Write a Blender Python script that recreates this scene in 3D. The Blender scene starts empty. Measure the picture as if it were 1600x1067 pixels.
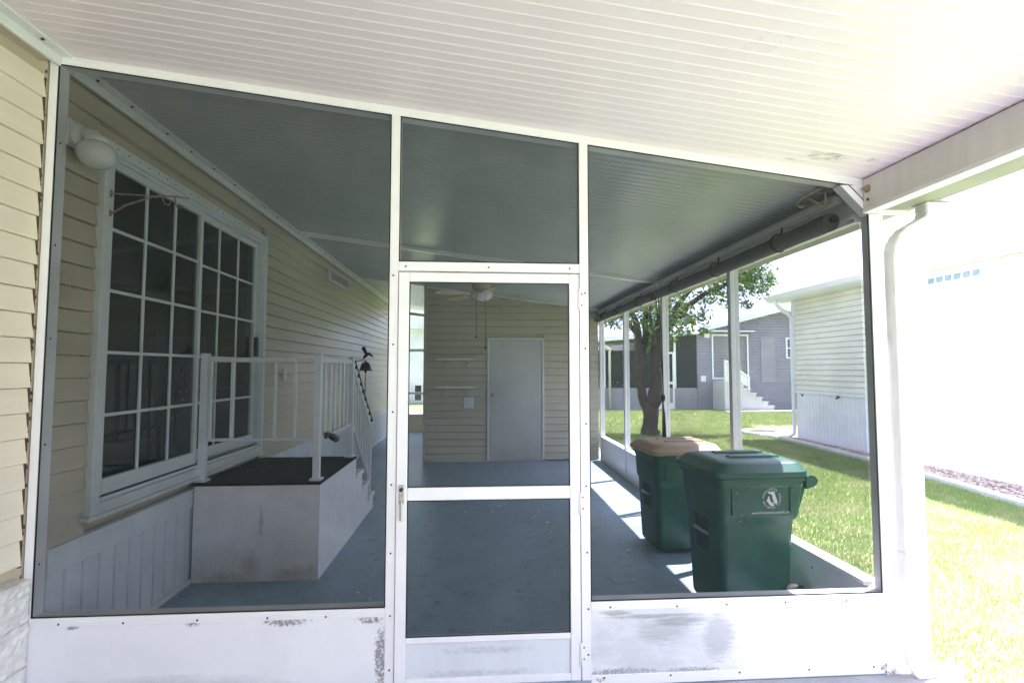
import bpy, bmesh, math, random
import numpy as np
from mathutils import Vector, Matrix
R = math.radians
random.seed(7); rng = np.random.default_rng(7)
scene = bpy.context.scene
C = scene.collection

# ------------------------------------------------------------------ camera
YAW, PITCH, ROLL, EYE = 0.0668, 0.0543, 0.0007, 1.507
fw = Vector((math.sin(YAW)*math.cos(PITCH), math.cos(YAW)*math.cos(PITCH), math.sin(PITCH)))
rt = Vector((math.cos(YAW), -math.sin(YAW), 0)); up = rt.cross(fw)
r2 = rt*math.cos(ROLL)+up*math.sin(ROLL); u2 = -rt*math.sin(ROLL)+up*math.cos(ROLL)
cam_data = bpy.data.cameras.new('camera'); cam = bpy.data.objects.new('camera', cam_data); C.objects.link(cam)
cam.matrix_world = Matrix(((r2.x, u2.x, -fw.x, 0), (r2.y, u2.y, -fw.y, 0), (r2.z, u2.z, -fw.z, EYE), (0, 0, 0, 1)))
cam_data.sensor_width = 36; cam_data.lens = 17.773; cam_data.clip_start = 0.05; cam_data.clip_end = 3000
scene.camera = cam
# ------------------------------------------------------------------ sky and sun
SUN = Vector((0.42, 0.19, 1.0)).normalized()
ELEV = math.asin(SUN.z); AZ = math.atan2(SUN.x, SUN.y)
world = bpy.data.worlds.new('World'); scene.world = world; world.use_nodes = True
wn = world.node_tree.nodes; wl = world.node_tree.links
for n in list(wn): wn.remove(n)
sky = wn.new('ShaderNodeTexSky'); sky.sky_type = 'NISHITA'; sky.sun_disc = False
sky.sun_elevation = ELEV; sky.sun_rotation = AZ; sky.air_density = 1.0; sky.dust_density = 2.5; sky.ozone_density = 1.0
bg = wn.new('ShaderNodeBackground'); bg.inputs['Strength'].default_value = 0.11
wo = wn.new('ShaderNodeOutputWorld')
# broken white cloud over the blue, all round the sky
tc = wn.new('ShaderNodeTexCoord'); mp = wn.new('ShaderNodeMapping'); mp.inputs['Scale'].default_value = (1.4, 1.4, 3.2)
nz = wn.new('ShaderNodeTexNoise'); nz.inputs['Scale'].default_value = 2.2; nz.inputs['Detail'].default_value = 7; nz.inputs['Roughness'].default_value = 0.55
cr = wn.new('ShaderNodeValToRGB'); cr.color_ramp.elements[0].position = 0.36; cr.color_ramp.elements[1].position = 0.60
mx = wn.new('ShaderNodeMixRGB'); mx.inputs['Color2'].default_value = (5.6, 6.1, 7.0, 1)
wl.new(tc.outputs['Generated'], mp.inputs['Vector']); wl.new(mp.outputs['Vector'], nz.inputs['Vector'])
wl.new(nz.outputs['Fac'], cr.inputs['Fac']); wl.new(cr.outputs['Color'], mx.inputs['Fac']); wl.new(sky.outputs['Color'], mx.inputs['Color1'])
wl.new(mx.outputs['Color'], bg.inputs['Color']); wl.new(bg.outputs['Background'], wo.inputs['Surface'])
sd = bpy.data.lights.new('sun', 'SUN'); sd.energy = 5.0; sd.angle = R(0.53); sd.color = (1.0, 0.965, 0.92)
so = bpy.data.objects.new('sun', sd); C.objects.link(so); so.rotation_euler = SUN.to_track_quat('Z', 'Y').to_euler()
scene.view_settings.view_transform = 'Standard'; scene.view_settings.look = 'None'
scene.view_settings.exposure = 2.9; scene.view_settings.gamma = 1; scene.view_settings.use_curve_mapping = False
scene.view_settings.use_white_balance = True; scene.view_settings.white_balance_temperature = 5800; scene.view_settings.white_balance_tint = 26
scene.render.engine = 'CYCLES'
scene.cycles.max_bounces = 10; scene.cycles.diffuse_bounces = 6; scene.cycles.transparent_max_bounces = 24

# ------------------------------------------------------------------ materials
def mat(name, col, rough=0.5, var=0.0, vscale=6.0, bump=0.0, bscale=60.0, metal=0.0, spec=0.5, col2=None, stretch=(1, 1, 1), coat=0.0):
    m = bpy.data.materials.new(name); m.use_nodes = True; nt = m.node_tree; b = nt.nodes['Principled BSDF']
    b.inputs['Base Color'].default_value = (*col, 1); b.inputs['Roughness'].default_value = rough
    b.inputs['Metallic'].default_value = metal; b.inputs['Specular IOR Level'].default_value = spec; b.inputs['Coat Weight'].default_value = coat
    t = nt.nodes.new('ShaderNodeTexCoord'); g = nt.nodes.new('ShaderNodeMapping'); g.inputs['Scale'].default_value = stretch
    geo = nt.nodes.new('ShaderNodeNewGeometry')
    nt.links.new(geo.outputs['Position'], g.inputs['Vector'])
    if var or col2:
        n = nt.nodes.new('ShaderNodeTexNoise'); n.inputs['Scale'].default_value = vscale; n.inputs['Detail'].default_value = 6; n.inputs['Roughness'].default_value = 0.6
        nt.links.new(g.outputs['Vector'], n.inputs['Vector'])
        r = nt.nodes.new('ShaderNodeValToRGB'); r.color_ramp.elements[0].position = 0.3; r.color_ramp.elements[1].position = 0.7
        c2 = col2 if col2 else tuple(c*(1-var) for c in col)
        r.color_ramp.elements[0].color = (*c2, 1); r.color_ramp.elements[1].color = (*(col if col2 else tuple(min(1, c*(1+var*.5)) for c in col)), 1)
        nt.links.new(n.outputs['Fac'], r.inputs['Fac']); nt.links.new(r.outputs['Color'], b.inputs['Base Color'])
        rr = nt.nodes.new('ShaderNodeMapRange'); rr.inputs['To Min'].default_value = max(0.03, rough-.08); rr.inputs['To Max'].default_value = min(1, rough+.1)
        nt.links.new(n.outputs['Fac'], rr.inputs['Value']); nt.links.new(rr.outputs['Result'], b.inputs['Roughness'])
    if bump:
        n2 = nt.nodes.new('ShaderNodeTexNoise'); n2.inputs['Scale'].default_value = bscale; n2.inputs['Detail'].default_value = 4
        nt.links.new(g.outputs['Vector'], n2.inputs['Vector'])
        bp = nt.nodes.new('ShaderNodeBump'); bp.inputs['Strength'].default_value = bump; bp.inputs['Distance'].default_value = 0.01
        nt.links.new(n2.outputs['Fac'], bp.inputs['Height']); nt.links.new(bp.outputs['Normal'], b.inputs['Normal'])
    return m

def overlay(m, col, mask_fn):
    """mix a second colour over a material's base colour through a mask built by mask_fn(nt, position socket) -> socket"""
    nt = m.node_tree; b = nt.nodes['Principled BSDF']; geo = nt.nodes.new('ShaderNodeNewGeometry')
    mixn = nt.nodes.new('ShaderNodeMixRGB'); mixn.inputs['Color2'].default_value = (*col, 1)
    if b.inputs['Base Color'].is_linked:
        s = b.inputs['Base Color'].links[0].from_socket; nt.links.new(s, mixn.inputs['Color1'])
    else: mixn.inputs['Color1'].default_value = b.inputs['Base Color'].default_value
    nt.links.new(mask_fn(nt, geo.outputs['Position']), mixn.inputs['Fac']); nt.links.new(mixn.outputs['Color'], b.inputs['Base Color'])

def spot_mask(spots, nscale, lo, hi, amount=1.0, stretch=(1, 1, 1), rotz=None):
    """union of soft ellipsoids (centre, radii) broken up by noise: stains with a place of their own"""
    def fn(nt, pos):
        N = nt.nodes; L = nt.links; acc = None
        for c, rad in spots:
            s = N.new('ShaderNodeVectorMath'); s.operation = 'SUBTRACT'; L.new(pos, s.inputs[0]); s.inputs[1].default_value = c
            d = N.new('ShaderNodeVectorMath'); d.operation = 'DIVIDE'; L.new(s.outputs[0], d.inputs[0]); d.inputs[1].default_value = rad
            ln = N.new('ShaderNodeVectorMath'); ln.operation = 'LENGTH'; L.new(d.outputs[0], ln.inputs[0])
            q = N.new('ShaderNodeMapRange'); q.inputs['From Min'].default_value = 1.0; q.inputs['From Max'].default_value = 0.35; L.new(ln.outputs['Value'], q.inputs['Value'])
            if acc is None: acc = q.outputs['Result']
            else:
                a = N.new('ShaderNodeMath'); a.operation = 'MAXIMUM'; L.new(acc, a.inputs[0]); L.new(q.outputs['Result'], a.inputs[1]); acc = a.outputs[0]
        mp_ = N.new('ShaderNodeMapping'); mp_.inputs['Scale'].default_value = stretch
        if rotz: mp_.inputs['Rotation'].default_value = rotz
        L.new(pos, mp_.inputs['Vector'])
        n = N.new('ShaderNodeTexNoise'); n.inputs['Scale'].default_value = nscale; n.inputs['Detail'].default_value = 8; n.inputs['Roughness'].default_value = 0.7; L.new(mp_.outputs['Vector'], n.inputs['Vector'])
        p = N.new('ShaderNodeMath'); p.operation = 'MULTIPLY_ADD'; L.new(acc, p.inputs[0]); p.inputs[1].default_value = 0.35; L.new(n.outputs['Fac'], p.inputs[2])
        e = N.new('ShaderNodeMapRange'); e.inputs['From Min'].default_value = lo; e.inputs['From Max'].default_value = hi; e.inputs['To Max'].default_value = amount; L.new(p.outputs[0], e.inputs['Value'])
        g = N.new('ShaderNodeMath'); g.operation = 'GREATER_THAN'; L.new(acc, g.inputs[0]); g.inputs[1].default_value = 0.001
        k = N.new('ShaderNodeMath'); k.operation = 'MULTIPLY'; L.new(e.outputs['Result'], k.inputs[0]); L.new(g.outputs[0], k.inputs[1])
        return k.outputs[0]
    return fn

def screen_mat(name, clear, col, dust=0.5):
    m = bpy.data.materials.new(name); m.use_nodes = True; nt = m.node_tree; N = nt.nodes; L = nt.links
    b = N['Principled BSDF']; b.inputs['Base Color'].default_value = (*col, 1); b.inputs['Roughness'].default_value = 0.7; b.inputs['Specular IOR Level'].default_value = 0.04
    tr = N.new('ShaderNodeBsdfTransparent'); mixs = N.new('ShaderNodeMixShader'); out = N['Material Output']
    geo = N.new('ShaderNodeNewGeometry')
    # dust specks caught in the mesh
    n = N.new('ShaderNodeTexNoise'); n.inputs['Scale'].default_value = 105; n.inputs['Detail'].default_value = 3; L.new(geo.outputs['Position'], n.inputs['Vector'])
    n2 = N.new('ShaderNodeTexNoise'); n2.inputs['Scale'].default_value = 3.2; n2.inputs['Detail'].default_value = 5; L.new(geo.outputs['Position'], n2.inputs['Vector'])
    ad = N.new('ShaderNodeMath'); ad.operation = 'MULTIPLY_ADD'; L.new(n2.outputs['Fac'], ad.inputs[0]); ad.inputs[1].default_value = 0.45; L.new(n.outputs['Fac'], ad.inputs[2])
    mr = N.new('ShaderNodeMapRange'); mr.inputs['From Min'].default_value = 0.930; mr.inputs['From Max'].default_value = 1.04; L.new(ad.outputs[0], mr.inputs['Value'])
    mc = N.new('ShaderNodeMixRGB'); mc.inputs['Color1'].default_value = (*col, 1); mc.inputs['Color2'].default_value = (0.55, 0.55, 0.52, 1)
    L.new(mr.outputs['Result'], mc.inputs['Fac']); L.new(mc.outputs['Color'], b.inputs['Base Color'])
    # coverage of the threads, slightly uneven
    mv = N.new('ShaderNodeMapRange'); mv.inputs['From Min'].default_value = 0.3; mv.inputs['From Max'].default_value = 0.7
    mv.inputs['To Min'].default_value = 1-clear-.05; mv.inputs['To Max'].default_value = 1-clear+.05; L.new(n2.outputs['Fac'], mv.inputs['Value'])
    wsum = mv.outputs['Result']
    for axis in (0, 2):
        sep = N.new('ShaderNodeSeparateXYZ'); L.new(geo.outputs['Position'], sep.inputs[0])
        w = N.new('ShaderNodeMath'); w.operation = 'MULTIPLY'; L.new(sep.outputs[axis], w.inputs[0]); w.inputs[1].default_value = 2*math.pi/0.0135
        s = N.new('ShaderNodeMath'); s.operation = 'SINE'; L.new(w.outputs[0], s.inputs[0])
        k = N.new('ShaderNodeMath'); k.operation = 'MULTIPLY_ADD'; L.new(s.outputs[0], k.inputs[0]); k.inputs[1].default_value = 0.009; L.new(wsum, k.inputs[2]); wsum = k.outputs[0]
    dz = N.new('ShaderNodeMath'); dz.operation = 'MULTIPLY_ADD'; L.new(mr.outputs['Result'], dz.inputs[0]); dz.inputs[1].default_value = dust*0.25; L.new(wsum, dz.inputs[2])
    L.new(dz.outputs[0], mixs.inputs[0]); L.new(tr.outputs[0], mixs.inputs[1]); L.new(b.outputs[0], mixs.inputs[2]); L.new(mixs.outputs[0], out.inputs['Surface'])
    return m

def glass_mat(name, tint, rough=0.02):
    m = bpy.data.materials.new(name); m.use_nodes = True; nt = m.node_tree; N = nt.nodes; L = nt.links
    N.remove(N['Principled BSDF']); out = N['Material Output']
    tr = N.new('ShaderNodeBsdfTransparent'); tr.inputs[0].default_value = (*tint, 1)
    gl = N.new('ShaderNodeBsdfGlossy'); gl.inputs['Roughness'].default_value = rough; gl.inputs['Color'].default_value = (.95, .97, .97, 1)
    fr = N.new('ShaderNodeFresnel'); fr.inputs[0].default_value = 1.62; mi = N.new('ShaderNodeMixShader')
    L.new(fr.outputs[0], mi.inputs[0]); L.new(tr.outputs[0], mi.inputs[1]); L.new(gl.outputs[0], mi.inputs[2]); L.new(mi.outputs[0], out.inputs['Surface'])
    return m

M = {}
M['frame'] = mat('white_aluminium', (.80, .785, .79), .35, .04, 9, .04, 90)
M['kick'] = mat('white_kick_panel', (.79, .785, .79), .4, .05, 5, .05, 40)
M['door_kick'] = mat('grey_white_door_panel', (.66, .68, .70), .4, .08, 7, .06, 50, stretch=(1, 1, .2))
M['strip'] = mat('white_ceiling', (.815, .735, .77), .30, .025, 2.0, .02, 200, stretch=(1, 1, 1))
M['strip_shaded'] = mat('shaded_white_porch_ceiling', (.50, .52, .50), .20, .04, 2.0, .02, 200)  # same ceiling as the carport, darkened: the porch's dimmer light painted into the colour
M['beam'] = mat('beam_paint', (.72, .69, .66), .42, .10, 4.5, .05, 60, stretch=(1, 3, .35))
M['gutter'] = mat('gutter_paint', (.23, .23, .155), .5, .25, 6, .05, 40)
M['siding_lit'] = mat('lit_tan_vinyl_siding', (.82, .725, .585), .45, .05, 2.2, .08, 34, stretch=(1, .12, 5))  # same tan siding, lightened: brighter light outside the screen painted into the colour
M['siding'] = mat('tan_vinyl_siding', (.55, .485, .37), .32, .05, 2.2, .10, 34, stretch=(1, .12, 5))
M['siding_shed'] = mat('tan_vinyl_siding_storage', (.565, .515, .395), .40, .06, 2.2, .10, 34, stretch=(.12, 1, 5))
M['skirt'] = mat('white_vinyl_skirting', (.74, .77, .79), .45, .08, 6, .05, 30, stretch=(1, 1, .3))
M['trim'] = mat('white_trim', (.72, .73, .71), .4, .06, 8, .04, 50)
M['caulk'] = mat('brown_gap', (.10, .06, .035), .9, .5, 60)
M['block'] = mat('white_split_face_block', (.76, .74, .70), .85, .14, 22, .45, 30)
M['floor'] = mat('blue_grey_porch_paint', (.275, .375, .455), .40, .16, 2.4, .05, 120)
M['slab'] = mat('concrete', (.33, .325, .325), .85, .2, 5, .25, 90)
M['stucco'] = mat('white_stucco', (.84, .825, .815), .85, .07, 9, .55, 70)
M['carpet'] = mat('dark_carpet', (.030, .024, .022), .95, .45, 40, .6, 320)
M['rail'] = mat('white_railing_paint', (.82, .83, .84), .4, .07, 14, .04, 60)
M['screen'] = screen_mat('charcoal_insect_screen', .475, (.016, .021, .022), .6)
M['screen_side'] = screen_mat('charcoal_insect_screen_side', .74, (.03, .033, .033), .2)
M['screen_far'] = screen_mat('dark_insect_screen_far', .30, (.05, .055, .055), .1)
M['glass'] = glass_mat('window_glass', (.55, .57, .56))
M['muntin'] = mat('white_muntin', (.70, .73, .72), .4, .04, 9)
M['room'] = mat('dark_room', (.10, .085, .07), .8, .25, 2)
M['screw'] = mat('dark_screw', (.07, .055, .045), .5, metal=.6)
M['rust'] = mat('rusty_white_iron', (.52, .43, .33), .7, 0, 60, .3, 120, col2=(.17, .075, .03))
M['black'] = mat('black_plastic', (.014, .014, .015), .35, .2, 30)
M['bronze'] = mat('dark_bronze', (.045, .038, .03), .45, .4, 60, .2, 150, metal=.5)
M['opal'] = mat('opal_glass', (.74, .73, .70), .16, .03, 9, 0, 10, coat=.4)
M['whitep'] = mat('white_plastic', (.76, .76, .74), .35, .04, 12)
M['door'] = mat('grey_beige_door', (.56, .54, .49), .42, .06, 3.5, .06, 45)
M['steel'] = mat('steel', (.55, .53, .48), .3, .2, 40, metal=.9)
M['shade'] = mat('charcoal_shade_fabric', (.105, .102, .097), .8, .18, 25, .35, 420)
M['rope'] = mat('black_rope', (.018, .018, .018), .8, .3, 100)
M['cart'] = mat('green_cart_plastic', (.016, .105, .058), .34, .25, 7, .18, 160)
M['cart_dark'] = mat('dark_cart_recess', (.006, .02, .014), .5, .2, 20)
M['lid_brown'] = mat('tan_brown_lid_plastic', (.44, .30, .17), .42, .12, 8, .15, 150)
M['lid_green'] = mat('green_lid_plastic', (.016, .105, .062), .30, .22, 6, .15, 150)
M['tyre'] = mat('tyre', (.02, .02, .02), .7, .3, 30)
M['ink'] = mat('white_print', (.78, .80, .78), .5)
M['blade'] = mat('maple_fan_blade', (.74, .58, .40), .4, .1, 12, stretch=(1, 6, 1))
M['brass'] = mat('antique_white_metal', (.66, .60, .48), .35, .1, 20)
M['bark'] = mat('bark', (.075, .058, .046), .95, .45, 9, .9, 26, stretch=(1, 1, .35))
M['lawn'] = mat('lawn_soil', (.31, .38, .14), .95, .3, 1.5, .7, 60, col2=(.24, .31, .10))
M['drive'] = mat('driveway_concrete', (.50, .495, .49), .85, .15, 2, .2, 60)
M['curb'] = mat('curb_concrete', (.52, .51, .48), .85, .18, 12, .3, 70)
M['gravel_bed'] = mat('gravel_base', (.28, .20, .15), .95, .5, 60, .8, 90)
M['nb_siding'] = mat('cream_siding_neighbour', (.80, .78, .68), .5, .05, 3, .05, 30)
M['nb_skirt'] = mat('white_skirting_neighbour', (.80, .82, .84), .5, .05, 5)
M['grey_siding'] = mat('lilac_grey_siding', (.29, .28, .315), .6, .08, 3, .1, 30)
M['roof_white'] = mat('white_roof_sheet', (.78, .79, .80), .45, .06, 1.5)
M['white_brick'] = mat('white_painted_brick', (.62, .62, .61), .8, .1, 14, .4, 30)
M['blinds'] = mat('vertical_blinds', (.30, .31, .28), .6, 0, 6, col2=(.10, .11, .10), stretch=(3, 3, .03))
M['dark_pane'] = mat('dark_window_pane', (.035, .04, .045), .08, .2, 3)
M['blue_pane'] = mat('pale_blue_glass_block', (.20, .28, .34), .15, .2, 9)
M['roof_top'] = mat('roof_top_sheet', (.68, .68, .66), .5, .1, 2)

def leaf_mat(name, col, col2):
    m = bpy.data.materials.new(name); m.use_nodes = True; nt = m.node_tree; N = nt.nodes; L = nt.links
    b = N['Principled BSDF']; b.inputs['Roughness'].default_value = .5
    tl = N.new('ShaderNodeBsdfTranslucent'); mi = N.new('ShaderNodeMixShader'); mi.inputs[0].default_value = .35
    oi = N.new('ShaderNodeNewGeometry'); rp = N.new('ShaderNodeValToRGB'); rp.color_ramp.elements[0].color = (*col2, 1); rp.color_ramp.elements[1].color = (*col, 1)
    L.new(oi.outputs['Random Per Island'], rp.inputs['Fac']); L.new(rp.outputs['Color'], b.inputs['Base Color']); L.new(rp.outputs['Color'], tl.inputs['Color'])
    L.new(b.outputs[0], mi.inputs[1]); L.new(tl.outputs[0], mi.inputs[2]); L.new(mi.outputs[0], N['Material Output'].inputs['Surface'])
    return m
M['leaf'] = leaf_mat('tree_leaf', (.19, .30, .06), (.07, .15, .03))
M['grass'] = leaf_mat('grass_blade', (.31, .40, .13), (.20, .29, .075))
nt = M['grass'].node_tree; rp0 = [n for n in nt.nodes if n.type == 'VALTORGB'][0]; g0 = [n for n in nt.nodes if n.type == 'NEW_GEOMETRY'][0]
nn = nt.nodes.new('ShaderNodeTexNoise'); nn.inputs['Scale'].default_value = 1.7; nn.inputs['Detail'].default_value = 6; nn.inputs['Roughness'].default_value = .7; nt.links.new(g0.outputs['Position'], nn.inputs['Vector'])
r9 = nt.nodes.new('ShaderNodeMapRange'); r9.inputs['From Min'].default_value = .46; r9.inputs['From Max'].default_value = .72; nt.links.new(nn.outputs['Fac'], r9.inputs['Value'])
m9 = nt.nodes.new('ShaderNodeMixRGB'); m9.inputs['Color2'].default_value = (.46, .42, .26, 1); nt.links.new(r9.outputs['Result'], m9.inputs['Fac']); nt.links.new(rp0.outputs['Color'], m9.inputs['Color1'])
for lk in list(nt.links):
    if lk.from_node == rp0 and lk.to_node != m9: t9 = lk.to_socket; nt.links.remove(lk); nt.links.new(m9.outputs['Color'], t9)

# ------------------------------------------------------------------ mesh helpers
ORG = {}
class MB:
    def __init__(s): s.v = []; s.f = []; s.sm = []
    def add(s, vs, fs, smooth=False):
        o = len(s.v); s.v += [tuple(p) for p in vs]; s.f += [tuple(i+o for i in q) for q in fs]; s.sm += [smooth]*len(fs); return s
    def box(s, x0, x1, y0, y1, z0, z1, b=0.0):
        if x1 < x0: x0, x1 = x1, x0
        if y1 < y0: y0, y1 = y1, y0
        if z1 < z0: z0, z1 = z1, z0
        if b <= 0:
            v = [(x0,y0,z0),(x1,y0,z0),(x1,y1,z0),(x0,y1,z0),(x0,y0,z1),(x1,y0,z1),(x1,y1,z1),(x0,y1,z1)]
            return s.add(v, [(0,3,2,1),(4,5,6,7),(0,1,5,4),(1,2,6,5),(2,3,7,6),(3,0,4,7)])
        b = min(b, (x1-x0)*.45, (y1-y0)*.45, (z1-z0)*.45); X = (x0, x1); Y = (y0, y1); Z = (z0, z1); v = []; idx = {}
        for i in (0, 1):
            for j in (0, 1):
                for k in (0, 1):
                    sx, sy, sz = (1, -1)[i], (1, -1)[j], (1, -1)[k]; p = (X[i], Y[j], Z[k])
                    idx[i,j,k] = len(v)
                    v += [(p[0], p[1]+sy*b, p[2]+sz*b), (p[0]+sx*b, p[1], p[2]+sz*b), (p[0]+sx*b, p[1]+sy*b, p[2])]
        g = lambda i, j, k, a: idx[i,j,k]+a
        f = [(g(0,0,0,0),g(0,0,1,0),g(0,1,1,0),g(0,1,0,0)), (g(1,0,0,0),g(1,1,0,0),g(1,1,1,0),g(1,0,1,0)),
             (g(0,0,0,1),g(1,0,0,1),g(1,0,1,1),g(0,0,1,1)), (g(0,1,0,1),g(0,1,1,1),g(1,1,1,1),g(1,1,0,1)),
             (g(0,0,0,2),g(0,1,0,2),g(1,1,0,2),g(1,0,0,2)), (g(0,0,1,2),g(1,0,1,2),g(1,1,1,2),g(0,1,1,2))]
        for j in (0, 1):
            for k in (0, 1): f.append((g(0,j,k,1),g(1,j,k,1),g(1,j,k,2),g(0,j,k,2)) )
        for i in (0, 1):
            for k in (0, 1): f.append((g(i,0,k,0),g(i,1,k,0),g(i,1,k,2),g(i,0,k,2)))
        for i in (0, 1):
            for j in (0, 1): f.append((g(i,j,0,0),g(i,j,1,0),g(i,j,1,1),g(i,j,0,1)))
        for i in (0, 1):
            for j in (0, 1):
                for k in (0, 1): f.append((g(i,j,k,0),g(i,j,k,1),g(i,j,k,2)))
        return s.add(v, f)
    def prism(s, poly, axis, a, b, fa=None):
        """poly = 2D points in the other two axes (cyclic order), extruded along axis from a to b"""
        def mk(p, t): return (t, p[0], p[1]) if axis == 'x' else ((p[0], t, p[1]) if axis == 'y' else (p[0], p[1], t))
        n = len(poly); v = [mk(p, a) for p in poly]+[mk(p, b) for p in poly]
        return s.add(v, [tuple(range(n))[::-1], tuple(range(n, 2*n))]+[(i, (i+1) % n, n+(i+1) % n, n+i) for i in range(n)])
    def tube(s, pts, rad, seg=8, cap=True):
        pts = [Vector(p) for p in pts]; rs = rad if isinstance(rad, (list, tuple)) else [rad]*len(pts)
        v = []; f = []; prev = None
        for i, p in enumerate(pts):
            t = (pts[min(i+1, len(pts)-1)]-pts[max(i-1, 0)]).normalized()
            if prev is None: a = t.orthogonal().normalized()
            else: a = (prev-t*prev.dot(t)); a = a.normalized() if a.length > 1e-6 else t.orthogonal().normalized()
            prev = a; b = t.cross(a)
            for k in range(seg): an = 2*math.pi*k/seg; v.append(p+(a*math.cos(an)+b*math.sin(an))*rs[i])
        for i in range(len(pts)-1):
            for k in range(seg): f.append((i*seg+k, i*seg+(k+1) % seg, (i+1)*seg+(k+1) % seg, (i+1)*seg+k))
        s.add(v, f, True)
        if cap:
            o = len(s.v)-len(v); s.f += [tuple(o+k for k in range(seg))[::-1], tuple(o+(len(pts)-1)*seg+k for k in range(seg))]; s.sm += [False, False]
        return s
    def lathe(s, prof, c=(0, 0, 0), seg=20, axis='z', smooth=True):
        v = []; f = []; n = len(prof)
        for (r, h) in prof:
            for k in range(seg):
                an = 2*math.pi*k/seg; x, y = r*math.cos(an), r*math.sin(an)
                q = (x, y, h) if axis == 'z' else ((h, x, y) if axis == 'x' else (x, h, y))
                v.append((c[0]+q[0], c[1]+q[1], c[2]+q[2]))
        for i in range(n-1):
            for k in range(seg): f.append((i*seg+k, i*seg+(k+1) % seg, (i+1)*seg+(k+1) % seg, (i+1)*seg+k))
        s.add(v, f, smooth); o = len(s.v)-len(v)
        if prof[0][0] > 1e-5: s.f.append(tuple(o+k for k in range(seg))[::-1]); s.sm.append(False)
        if prof[-1][0] > 1e-5: s.f.append(tuple(o+(n-1)*seg+k for k in range(seg))); s.sm.append(False)
        return s
    def loft(s, secs, smooth=True, cap=True):
        n = len(secs[0]); v = [p for q in secs for p in q]
        f = [(i*n+k, i*n+(k+1) % n, (i+1)*n+(k+1) % n, (i+1)*n+k) for i in range(len(secs)-1) for k in range(n)]
        s.add(v, f, smooth)
        if cap:
            o = len(s.v)-len(v); s.f += [tuple(o+k for k in range(n))[::-1], tuple(o+(len(secs)-1)*n+k for k in range(n))]; s.sm += [False, False]
        return s
    def mesh(s, name, m, org=(0, 0, 0)):
        me = bpy.data.meshes.new(name); me.from_pydata([(p[0]-org[0], p[1]-org[1], p[2]-org[2]) for p in s.v], [], s.f)
        me.polygons.foreach_set('use_smooth', s.sm); me.materials.append(M[m] if isinstance(m, str) else m)
        bm = bmesh.new(); bm.from_mesh(me); bmesh.ops.recalc_face_normals(bm, faces=bm.faces); bm.to_mesh(me); bm.free()
        me.update(); return me
    def build(s, name, m, parent=None, **tags):
        org = ORG.get(parent.name, (0, 0, 0)) if parent else (0, 0, 0)
        o = bpy.data.objects.new(name, s.mesh(name, m, org)); C.objects.link(o)
        if parent: o.parent = parent
        ORG[o.name] = org
        for k, val in tags.items(): o[k] = val
        return o
def thing(name, label, cat, loc=(0, 0, 0), group=None, local=False, rotz=0):
    o = bpy.data.objects.new(name, None); o.empty_display_size = .1; C.objects.link(o); o.location = loc; o.rotation_euler = (0, 0, rotz)
    o['label'] = label; o['category'] = cat
    if group: o['group'] = group
    ORG[o.name] = (0, 0, 0) if local else tuple(loc); return o
def tag(o, label, cat, group=None):
    o['label'] = label; o['category'] = cat
    if group: o['group'] = group
    return o
def link_copy(me, name, parent, loc):
    o = bpy.data.objects.new(name, me); C.objects.link(o); o.parent = parent
    g = ORG.get(parent.name, (0, 0, 0)); o.location = (loc[0]-g[0], loc[1]-g[1], loc[2]-g[2]); ORG[o.name] = g; return o
def box1(name, m, parent, *a, b=0.0): return MB().box(*a, b=b).build(name, m, parent)

# ------------------------------------------------------------------ shared numbers (metres)
D = 2.5105            # front screen plane
XL, XR = -2.037, 2.03 # house wall face, inner face of the side wall's posts
YB = 8.385            # storage room front
RA, RB = 2.7703, -0.12376
def roofz(x): return RA+RB*x

# ================================================================== SETTING
def struct(o): o['kind'] = 'structure'; return o
def sheet(name, m, x0, x1, y0, y1, z, t=.3): return struct(MB().box(x0, x1, y0, y1, z-t, z).build(name, m))
LAWN = -0.10
struct(MB().add([(-400, -400, LAWN), (400, -400, LAWN), (400, 400, LAWN), (-400, 400, LAWN)], [(0, 1, 2, 3)]).build('lawn', 'lawn'))
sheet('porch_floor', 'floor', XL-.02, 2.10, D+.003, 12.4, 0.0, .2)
sheet('carport_floor', 'slab', XL-.3, 2.30, -7.0, D-.004, -0.03, .2)
sheet('driveway', 'drive', -3.0, 3.6, -30.0, -7.02, -0.05, .2)
sheet('concrete_edge', 'curb', 2.11, 2.42, D+.1, 12.4, -0.06, .2)

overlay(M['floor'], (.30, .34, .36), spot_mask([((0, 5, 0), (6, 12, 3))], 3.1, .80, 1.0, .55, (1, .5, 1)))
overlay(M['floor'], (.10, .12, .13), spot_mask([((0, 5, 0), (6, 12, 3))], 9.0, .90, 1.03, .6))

# ================================================================== ROOF over carport and porch
roof = thing('patio_roof', 'white aluminium patio roof with closely ribbed ceiling over carport and porch', 'roof', (0, 2.5, 2.77))
PIT = 0.0582
def roof_prism(prof, x0, x1):
    """prof: (y, dz below roof plane); runs along x following the roof slope"""
    n = len(prof); v = [(x0, y, roofz(x0)-d) for y, d in prof]+[(x1, y, roofz(x1)-d) for y, d in prof]
    return MB().add(v, [tuple(range(n))[::-1], tuple(range(n, 2*n))]+[(i, (i+1) % n, n+(i+1) % n, n+i) for i in range(n)])
prof = [(0, -.02), (0, 0), (PIT-.0120, 0), (PIT-.0085, .0010), (PIT-.0070, .0016), (PIT-.0045, .0016), (PIT-.0025, 0.0), (PIT, .0), (PIT, -.02)]
sm = roof_prism(prof, XL+.03, 2.07).mesh('ceiling_strip', 'strip')
sm_in = roof_prism([(0, -.02), (0, 0), (PIT-.0140, 0), (PIT-.0110, .0020), (PIT-.0085, .0040), (PIT-.0045, .0040), (PIT-.0020, 0.0), (PIT, .0), (PIT, -.02)], XL+.03, 2.07).mesh('ceiling_strip', 'strip_shaded')
y = 0.55
n = 0
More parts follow.
